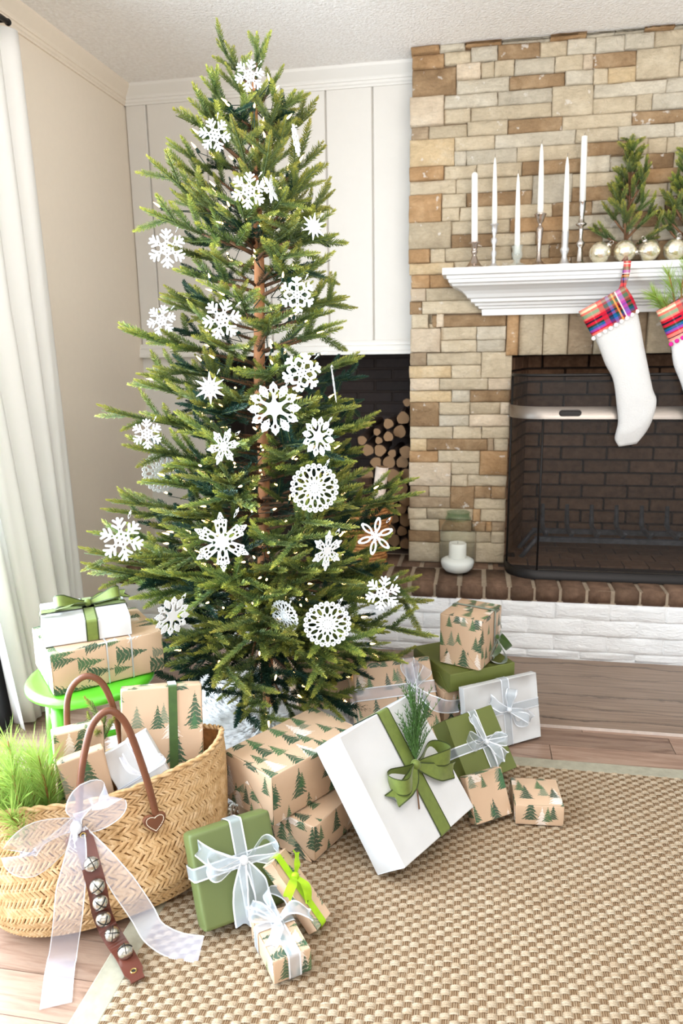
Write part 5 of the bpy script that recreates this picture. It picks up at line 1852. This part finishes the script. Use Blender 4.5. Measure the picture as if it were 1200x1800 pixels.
def mini_tree(x, y, H, W, seed, label):
    r = random.Random(seed)
    root = empty('mini_tree', label, 'small tree', (x, y, MZ), (0, 0, 0), 'small fir trees on the mantel')
    q = MB(); q.tube([(0, 0, 0), (.003, 0, H * .4), (0, 0, H * .85)], [.006, .005, .003], 8)
    q.build('trunk', M['twig'], root, True)
    q = MB(); q.lathe([(.045, 0), (.043, .008), (.02, .014), (.006, .018)], 18); q.build('base', M['twig'], root, True)
    nB = 22
    for i in range(nB):
        k = i / (nB - 1)
        a = i * 2.4 + r.uniform(-.3, .3)
        z0 = H * (.10 + .74 * k)
        L = W * (1.18 - .62 * k) * r.uniform(.8, 1.1)
        el = math.radians(34 + 32 * k + r.uniform(-12, 14))
        dv = Vector((math.cos(a) * math.cos(el), math.sin(a) * math.cos(el) * .48, math.sin(el)))
        if i == nB - 1: dv = Vector((0, 0, 1)); L = .085
        wood, nd, _ = mini[i % 3]
        X = dv.normalized(); Z = Vector((0, 0, 1)) - X * X.z
        Z = Z.normalized() if Z.length > .05 else Vector((0, 1, 0))
        R = Matrix((X, Z.cross(X), Z)).transposed().to_4x4()
        b_ = obj('branch', wood, root); s = L / .17
        b_.matrix_local = Matrix.Translation((0, 0, z0)) @ R @ Matrix.Diagonal((s, .95, .95, 1))
        n__ = obj('needles', nd, b_); n__['kind'] = 'stuff'


mini_tree(.846, -.098, .458, .150, 3, 'small artificial fir tree behind the baubles, the one fully in view')
mini_tree(1.058, -.098, .40, .150, 5, 'small artificial fir tree cut by the right edge of the picture')

# ------------------------------------------------------------------ stockings
t = NT('plaid_flannel')
uv = t.n('ShaderNodeUVMap', uv_map='UVMap').outputs[0]
sep = t.n('ShaderNodeSeparateXYZ'); t.set(sep.inputs[0], uv)
stops = [(0, sr(236, 120, 104)), (.10, sr(40, 24, 40)), (.13, sr(240, 150, 130)), (.20, sr(250, 216, 178)), (.27, sr(238, 118, 100)), (.34, sr(134, 158, 124)), (.46, sr(238, 118, 104)), (.52, sr(190, 24, 44)), (.60, sr(36, 22, 44)), (.66, sr(196, 28, 50)), (.74, sr(28, 60, 44)), (.80, sr(20, 92, 140)), (.88, sr(140, 70, 160)), (.95, sr(196, 28, 52))]
A = t.ramp(t.math('FRACT', t.math('ADD', t.math('MULTIPLY', sep.outputs[1], 8.5), .15)), stops, 'CONSTANT')
B = t.ramp(t.math('FRACT', t.math('ADD', t.math('MULTIPLY', sep.outputs[0], 6.2), .62)), [(0, sr(188, 26, 50)), (.12, sr(32, 22, 60)), (.22, sr(20, 88, 150)), (.30, sr(30, 66, 48)), (.36, sr(240, 150, 60)), (.40, sr(30, 20, 30)), (.46, sr(236, 224, 220)), (.49, sr(150, 76, 170)), (.60, sr(28, 70, 52)), (.72, sr(196, 30, 52)), (.82, sr(238, 220, 214)), (.85, sr(190, 28, 56)), (.93, sr(44, 30, 60))], 'CONSTANT')
tw = t.math('GREATER_THAN', t.math('FRACT', t.math('MULTIPLY', t.math('ADD', sep.outputs[0], sep.outputs[1]), 500.0)), .5)
fc = t.math('ADD', t.math('MULTIPLY', t.math('GREATER_THAN', sep.outputs[0], .062), .62), t.math('MULTIPLY', tw, .12))
t.base(t.mix(fc, A, B), .85, spec=.15)
M['plaid'] = t.mat
t = NT('white_fleece')
t.base(sr(212, 210, 207), .95, spec=.1)
t.bump(t.noise(t.coord(), 210, 3), .6, .006)
M['fleece'] = t.mat
M['pompom'] = simple('white_pompom', sr(244, 242, 240), .95, bump=.6, nz=300, amt=.02)
M['pink_pompom'] = simple('pink_pompom', sr(226, 30, 140), .9, nz=200, amt=.15)


def tube_between(pairs, depth, y0, mat, name, parent, K=20, closed_end=True, start=0, uvs=False, puff=1.0):
    mb = MB()
    rows_ = []
    n = len(pairs)
    L_ = smooth_path([(a[0], 0, a[1]) for a, b_ in pairs], n * 3)
    R_ = smooth_path([(b_[0], 0, b_[1]) for a, b_ in pairs], n * 3)
    for i, (l, r) in enumerate(zip(L_, R_)):
        c, h = (l + r) / 2, (r - l) / 2
        k = i / (len(L_) - 1)
        dp = depth * puff * (1 if not closed_end else max(.12, 1 - max(0, k - .82) / .18 * .85))
        rows_.append([c + h * math.cos(2 * PI * j / K) + Vector((0, -1, 0)) * dp * math.copysign(abs(math.sin(2 * PI * j / K)) ** .8, math.sin(2 * PI * j / K)) + Vector((0, y0 + .004 * mnoise.noise(Vector((c.x * 20, j, c.z * 20))), 0)) for j in range(K)])
    b = mb.grid(rows_, 0, True)
    if closed_end: mb.face([b + (len(rows_) - 1) * K + j for j in range(K)])
    o = mb.build(name, mat, parent, True)
    if uvs:
        uv_ = o.data.uv_layers.new(name='UVMap')
        org = Vector((pairs[0][0][0], 0, pairs[0][0][1]))
        ex = (Vector((pairs[0][1][0], 0, pairs[0][1][1])) - org).normalized(); ez = Vector((ex.z, 0, -ex.x))
        for lp in o.data.loops:
            c = o.data.vertices[lp.vertex_index].co - org
            uv_.data[lp.index].uv = (c.dot(ex) + .5 * max(0, c.y + .25), c.dot(ez))
    return o


P1 = [((.667, 1.397), (.820, 1.492)), ((.695, 1.350), (.851, 1.448)), ((.722, 1.305), (.873, 1.400)), ((.743, 1.267), (.883, 1.369)), ((.770, 1.202), (.903, 1.285)), ((.803, 1.142), (.925, 1.200)), ((.821, 1.050), (.950, 1.108)), ((.831, .984), (.966, 1.067)), ((.827, .947), (.963, 1.013)), ((.823, .913), (.943, .951)), ((.840, .884), (.905, .896))]
P2 = [((.946, 1.392), (1.097, 1.486)), ((.975, 1.332), (1.126, 1.424)), ((1.001, 1.279), (1.143, 1.371)), ((1.017, 1.199), (1.168, 1.28)), ((1.054, 1.114), (1.195, 1.197)), ((1.077, 1.028), (1.231, 1.091)), ((1.088, .941), (1.239, 1.006)), ((1.110, .875), (1.189, .887))]
for Pn, lab, pm, nc in ((P1, 'white fleece stocking with plaid cuff and white pompom trim hanging from the mantel', 'pompom', 3), (P2, 'white fleece stocking with plaid cuff and pink trim, stuffed with greens at the right edge', 'pink_pompom', 3)):
    root = empty('stocking', lab, 'stocking', (0, 0, 0), group='stockings hung from the mantel')
    body = [((a[0], a[1]), (b_[0], b_[1])) for a, b_ in Pn[nc - 2:]]
    tube_between(body, .030, -.25, M['fleece'], 'body', root)
    cuff = [((a[0] - .005, a[1] + .002), (b_[0] + .005, b_[1] - .002)) for a, b_ in Pn[:nc]]
    tube_between(cuff, .037, -.25, M['plaid'], 'cuff', root, closed_end=False, uvs=True)
    (ax0, az0), (bx0, bz0) = Pn[nc - 1]
    for i in range(9):
        k = i / 8
        q = MB(); q.ball((ax0 + (bx0 - ax0) * k - .002, -.25 - .036 * math.sin(PI * (.08 + .84 * k)) ** .6, az0 + (bz0 - az0) * k - .006), .0085, 8, 6)
        q.build('pompom', M[pm], root, True)
    (bx0, bz0) = Pn[0][1]
    lp = MB()
    pts = smooth_path([(bx0 - .012, -.25, bz0 - .03), (bx0 + .008, -.238, bz0 + .03), (bx0 + .016, -.2125, 1.570), (bx0 + .018, -.206, 1.584), (bx0 + .010, -.16, 1.586), (bx0 + .014, -.2065, 1.575), (bx0 + .002, -.226, bz0 + .01)], 24)
    rows_ = [[p - Vector((.011, 0, 0)), p + Vector((.011, 0, 0))] for p in pts]
    lp.grid(rows_, 0)
    o = lp.build('hanging_loop', M['plaid'], root, True)
    uv_ = o.data.uv_layers.new(name='UVMap')
    for l_ in o.data.loops:
        c = o.data.vertices[l_.vertex_index].co
        uv_.data[l_.index].uv = (c.z * 1.6 + .1, c.x)
    so = o.modifiers.new('s', 'SOLIDIFY'); so.thickness = .002
for i, (a, b_) in enumerate((((1.005, -.25, 1.37), (.925, -.275, 1.455)), ((1.02, -.25, 1.37), (.965, -.29, 1.53)), ((1.04, -.25, 1.38), (1.03, -.28, 1.56)), ((1.05, -.25, 1.38), (1.09, -.28, 1.54)), ((1.0, -.25, 1.36), (.955, -.29, 1.43)))):
    pine_sprig(a, b_, 80 + i, ('lowest pine sprig in the right stocking, reaching left over its cuff', 'pine sprig in the right stocking pointing up and left', 'upright pine sprig in the right stocking at the picture edge', 'pine sprig in the right stocking leaning out of the picture', 'short pine sprig just over the cuff of the right stocking')[i], 'greens in the right stocking', nl=.075, n=150, dense_from=.3)

# ------------------------------------------------------------------ jar with candle on the hearth
t = NT('jar_glass'); t.base((.03, .035, .03), .03, spec=.9); lw = t.n('ShaderNodeLayerWeight'); lw.inputs[0].default_value = .35
t.sheer(t.math('SUBTRACT', .955, t.math('MULTIPLY', lw.outputs['Facing'], .42)), (.98, .995, .975)); M['jar_glass'] = t.mat
t = NT('jar_rim'); t.base(sr(92, 116, 88), .05, spec=.9); t.sheer(.86, (.86, .93, .86)); M['jar_rim'] = t.mat
JL = (.222, -.150, .3158)
jar = empty('glass_jar', 'wide clear glass jar with greenish rim standing on the brick hearth', 'jar', JL)
pf = [(.038, .001), (.054, .008), (.068, .024), (.0735, .045), (.0735, .190), (.070, .206), (.058, .224), (.050, .232), (.050, .2345)]
q = MB(); q.lathe(pf, 36, cap1=False); q.build('body', M['jar_glass'], jar, True)
q = MB(); q.lathe([(.050, .2345), (.054, .236), (.054, .246), (.050, .250), (.048, .264), (.051, .268), (.049, .270), (.046, .266), (.046, .238)], 36, cap0=False, cap1=False)
q.build('rim', M['jar_rim'], jar, True)
q = MB(); q.lathe([(.036, .004), (.052, .010), (.066, .026), (.0715, .045), (.0700, .056), (.058, .064), (.042, .066), (.01, .0665)], 32)
M['snow'] = simple('white_salt', sr(250, 249, 246), .7, bump=.3, nz=200, amt=.01)
o = q.build('artificial_snow', M['snow'], None, True, JL)
tag(o, 'white fake snow filling the bottom of the glass jar', 'snow', kind='stuff')
q = MB(); q.lathe([(.037, 0), (.0375, .004), (.0375, .062), (.035, .066), (.030, .064), (.004, .062)], 28)
o = q.build('pillar_candle', M['wax'], None, True, (JL[0], JL[1], JL[2] + .067))
tag(o, 'white pillar candle standing inside the glass jar', 'candle')
q = MB(); q.tube([(0, 0, .060), (.001, 0, .072)], .001, 5); q.build('wick', M['wick'], o)

# ------------------------------------------------------------------ firewood in the niche and a basket
M['bark'] = simple('log_bark', sr(74, 54, 42), .9, nz=22, amt=.35, bump=.7, dist=.006, stretch=(1, 1, .3))
t = NT('log_end')
ld = t.n('ShaderNodeVectorMath', operation='LENGTH'); t.set(ld.inputs[0], t.map(t.coord(), (1, 0, 1)))
rg = t.math('SINE', t.math('MULTIPLY', ld.outputs['Value'], 900.0))
t.base(t.mix(t.math('ADD', t.math('MULTIPLY', rg, .15), .3), sr(150, 118, 84), sr(112, 82, 56)), .8)
M['log_end'] = t.mat
M['birch'] = simple('birch_bark', sr(222, 204, 190), .8, nz=14, amt=.15, stretch=(1, 1, 4))
lr_ = random.Random(21)
LOGS = [(-.221, .927, .0205), (-.177, .886, .0172), (-.167, .846, .0172), (-.053, .951, .0295), (-.069, .887, .0296), (-.101, .786, .019), (-.034, 1.025, .0186), (-.249, .845, .022), (-.122, .925, .024), (-.118, .868, .023)]
zrow = NZ0 + .034
LROW = [None] * len(LOGS)
k = 0
while zrow < .82:
    x = -.035 - (.02 if k % 2 else 0)
    lim = -.34 + (zrow - .35) * .2
    n_in = 0
    while x > lim:
        r_ = lr_.uniform(.024, .034)
        if all(math.hypot(x - a, zrow - c) > r_ + q_ - .004 for a, c, q_ in LOGS): 
            LOGS.append((x, zrow + lr_.uniform(-.004, .004), r_)); LROW.append((k, n_in)); n_in += 1
        x -= .062
    zrow += .056; k += 1
for i, (x, z, r_) in enumerate(LOGS):
    q = MB()
    L = .34
    n = 14
    rw = []
    for yy in (0, .03, L * .5, L):
        rw.append([(r_ * (1 + .08 * math.sin(3 * a + i) + .05 * math.sin(5 * a + 2 * i)) * math.cos(a), yy, r_ * (1 + .08 * math.sin(3 * a + i) + .05 * math.sin(5 * a + 2 * i)) * math.sin(a)) for a in [2 * PI * j / n for j in range(n)]])
    q.grid(rw, 0, True, True)
    q.face(list(range(n)), 1); q.face([3 * n + j for j in range(n)][::-1], 0)
    o = q.build('log', [M['bark'], M['log_end']], None, False, (x, .185 + lr_.uniform(-.02, .05), z), (lr_.uniform(-.05, .05), 0, lr_.uniform(-.06, .06)))
    lab = {0: 'middle of three small log ends in a slanting row at the left of the firewood', 3: 'large round log end high in the firewood close to the stone', 4: 'large dim log end just under the high round one in the niche', 5: 'bright round log end low in the niche above the birch log', 6: 'topmost log end of the firewood, beside the stone edge'}.get(i)
    W_ = ['first', 'second', 'third', 'fourth', 'fifth', 'sixth', 'seventh', 'eighth', 'ninth']
    if lab is None and LROW[i]: lab = f'{W_[LROW[i][1]]} log from the stone in the {W_[LROW[i][0]]} row up of the niche firewood'
    if lab is None: lab = ['', 'small log end just right of the slanting row, second one down', 'lowest of three small log ends in the slanting row in the niche', '', '', '', '', 'log end at the far left top of the visible firewood', 'log end wedged left of the large high round one', 'log end wedged left of the large dim one'][i]
    tag(o, lab, 'log', 'firewood stacked in the niche')
M['wicker'] = simple('wicker', sr(176, 120, 66), .7, nz=60, amt=.3)
bk_ = empty('wicker_basket', 'brown wicker basket of firewood on the hearth behind the tree', 'basket', (-.19, -.09, .3155))
q = MB()
for i in range(19):
    z = .008 + i * .0155
    rad = .086 + .022 * (i / 18)
    q.tube([((rad + .004 * math.sin(j * PI / 2 + (PI if i % 2 else 0))) * math.cos(2 * PI * j / 40), (rad + .004 * math.sin(j * PI / 2 + (PI if i % 2 else 0))) * math.sin(2 * PI * j / 40), z) for j in range(41)], .0078, 5, 0, False)
q.lathe([(.084, 0), (.084, .004), (.0, .004)], 24, cap1=False)
w__ = q.build('weave', M['wicker'], bk_, True); w__['kind'] = 'stuff'
q = MB()
for ph in (0, PI): q.tube([(.110 * math.cos(2 * PI * j / 60) + .005 * math.sin(j * .8 + ph) * math.cos(2 * PI * j / 60), .110 * math.sin(2 * PI * j / 60) + .005 * math.sin(j * .8 + ph) * math.sin(2 * PI * j / 60), .304 + .005 * math.cos(j * .8 + ph)) for j in range(61)], .0062, 5, 0, False)
q.build('rim', M['wicker'], bk_, True)
for sx in (1, -1):
    q = MB(); q.tube(smooth_path([(sx * .112, -.03, .20), (sx * .122, -.02, .30), (sx * .124, 0, .345), (sx * .122, .02, .30), (sx * .112, .03, .20)], 16), .006, 6)
    q.build('handle', M['wicker'], bk_, True)
for i, (x, y, r_, tilt, h, mt_, lab) in enumerate(((.035, -.02, .028, 14, .46, 'birch', 'pale birch log standing in the wicker basket, tilted right'), (-.02, -.03, .03, -12, .42, 'bark', 'dark split log standing in the wicker basket left of the birch'), (.0, .04, .032, 4, .40, 'bark', 'bark-covered log at the back of the wicker basket'), (.055, .015, .02, 8, .37, 'bark', 'thin branch log at the right side of the wicker basket'))):
    q = MB(); n = 12
    q.tube([(0, 0, 0), (0, 0, h - .012)], r_, n, 0, False)
    q.face([n + j for j in range(n)], 1)
    o = q.build('basket_log', [M[mt_], M['log_end']], None, False, (-.19 + x * .7, -.09 + y * .7, .325), (0, math.radians(tilt * .5), i))
    tag(o, lab, 'log', 'firewood in the basket')
# ------------------------------------------------------------------ woven jute rug with cloth binding
RX0, RX1, RY0, RY1 = -.405, 1.65, -3.3, -1.155
t = NT('jute_pad')
at = t.n('ShaderNodeAttribute', attribute_name='tint')
v = t.map(t.coord(), (110, 330, 1), (0, 0, .6))
f = t.noise(v, 3.0, 4, .6)
t.base(t.mix(.75, at.outputs['Color'], t.ramp(f, [(.25, (.50, .44, .36)), (.6, (1.15, 1.12, 1.05))]), 'MULTIPLY'), .8, spec=.2)
t.bump(f, .9, .004)
M['jute'] = t.mat
M['binding'] = simple('rug_binding', sr(158, 152, 132), .85, nz=40, amt=.12, bump=.3)
rug = empty('rug', 'woven natural jute rug with pale cloth binding, under the gifts', 'rug', (.6, -2.2, 0))
RO = Vector((.6, -2.2, 0))
q = MB(); q.bx(RX0 - RO.x, RX1 - RO.x, RY0 - RO.y, RY1 - RO.y, 0, .0075)
M['jute_base'] = simple('jute_base', sr(150, 106, 66), .9, nz=120, amt=.25)
q.build('backing', M['jute_base'], rug)
bd = MB()
for x0, x1, y0, y1 in ((RX0 - .058, RX0 + .002, RY0, RY1 + .05), (RX0 - .058, RX1, RY1 - .002, RY1 + .05)):
    bd.bx(x0 - RO.x, x1 - RO.x, y0 - RO.y, y1 - RO.y, 0.0002, .0105)
bo = bd.build('binding', M['binding'], rug)
bv = bo.modifiers.new('b', 'BEVEL'); bv.width = .003; bv.segments = 2
wv = MB(); wv.c = []
wr = random.Random(17)
CX, CY = .0180, .0138
nx_, ny_ = int((RX1 - RX0) / CX), int((RY1 - max(RY0, -2.45)) / CY)
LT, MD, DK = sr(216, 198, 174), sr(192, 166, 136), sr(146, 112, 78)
for j in range(ny_):
    for i in range(nx_):
        cx, cy = RX0 + (i + .5) * CX - RO.x, RY1 - (j + .5) * CY - RO.y
        cx += .0012 * math.sin(j * 1.7) + wr.uniform(-.0007, .0007)
        if (i + j) % 2 == 0:
            # pad: bundle of twisted strands lying across
            S_ = 3
            for s in range(S_):
                yy = cy + (s - 1) * CY * .34
                col = lerp3(LT, MD, wr.random() * .75)
                rows_ = []
                nseg = 4
                for k in range(nseg + 1):
                    kk = k / nseg
                    x = cx + (kk - .5) * CX * 1.22
                    h = .0075 + (.0056 - .0007 * abs(s - 1)) * math.sin(PI * (.06 + .88 * kk)) ** .6
                    skew = (kk - .5) * CY * .22
                    rows_.append([(x, yy - CY * .19 + skew, h - .0018), (x, yy + skew, h), (x, yy + CY * .19 + skew, h - .0018)])
                    dk = .72 if k in (0, nseg) else 1
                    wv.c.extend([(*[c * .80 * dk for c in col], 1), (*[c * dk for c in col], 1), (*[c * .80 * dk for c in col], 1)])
                wv.grid(rows_, 0, False, True)
        else:
            # ladder of thin upright cords
            for s in range(4):
                xx = cx + (s - 1.5) * CX * .25
                col = lerp3(MD, DK, .15 + wr.random() * .6)
                rows_ = []
                for k in range(3):
                    y = cy + (.5 - k / 2) * CY * 1.02
                    h = .0098 + .0008 * math.sin(PI * k / 2)
                    rows_.append([(xx - CX * .10, y, h - .0014), (xx, y, h), (xx + CX * .10, y, h - .0014)])
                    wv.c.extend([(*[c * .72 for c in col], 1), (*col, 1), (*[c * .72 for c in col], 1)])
                wv.grid(rows_, 0, False, False)
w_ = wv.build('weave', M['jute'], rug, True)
w_['kind'] = 'stuff'

# ------------------------------------------------------------------ curtain
t = NT('curtain_linen')
t.base(sr(250, 248, 244), .85, spec=.15)
t.bump(t.noise(t.coord(), 500, 2), .1, .002)
t.translucent(.35, (.95, .94, .92))
M['curtain'] = t.mat
cu = MB()
rows_ = []
NS, NZ_ = 110, 26
for i in range(NZ_ + 1):
    k = i / NZ_
    z = .012 + k * 2.285
    yr = -.772 - .045 * k ** 2
    yl = -1.195 - .22 * min(1, k * 1.6)
    amp = .030 * (1 - .35 * k)
    row_ = []
    for j in range(NS + 1):
        s = j / NS
        y = yr + (yl - yr) * s
        ph = s * 2 * PI * 5.2 + .5 * math.sin(3 * s + 2 * k) + .35 * math.sin(9 * s)
        row_.append((-1.225 + amp * math.sin(ph) + .012 * math.sin(2.3 * ph + k * 2) * (1 - k) + .02 * (1 - k) * math.sin(s * 5), y + .008 * math.cos(ph), z))
    rows_.append(row_)
cu.grid(rows_, 0)
curt = cu.build('curtain', M['curtain'], None, True)
tag(curt, 'long white linen curtain hanging in folds beside the left wall', 'curtain')
so = curt.modifiers.new('s', 'SOLIDIFY'); so.thickness = .0015
rd = empty('curtain_rod', 'dark metal curtain rod above the white curtain', 'curtain rod', (-1.225, -.84, 2.318))
q = MB(); q.tube([(0, -.005, 0), (0, -2.9, 0)], .009, 12); q.build('rod', M['iron'], rd, True)
q = MB(); q.ball((0, -.004, 0), .011, 14, 10); q.build('end_cap', M['iron'], rd, True)
q = MB(); q.tube([(-.085, -.02, 0), (0, -.02, 0)], .007, 8); q.build('bracket', M['iron'], rd, True)
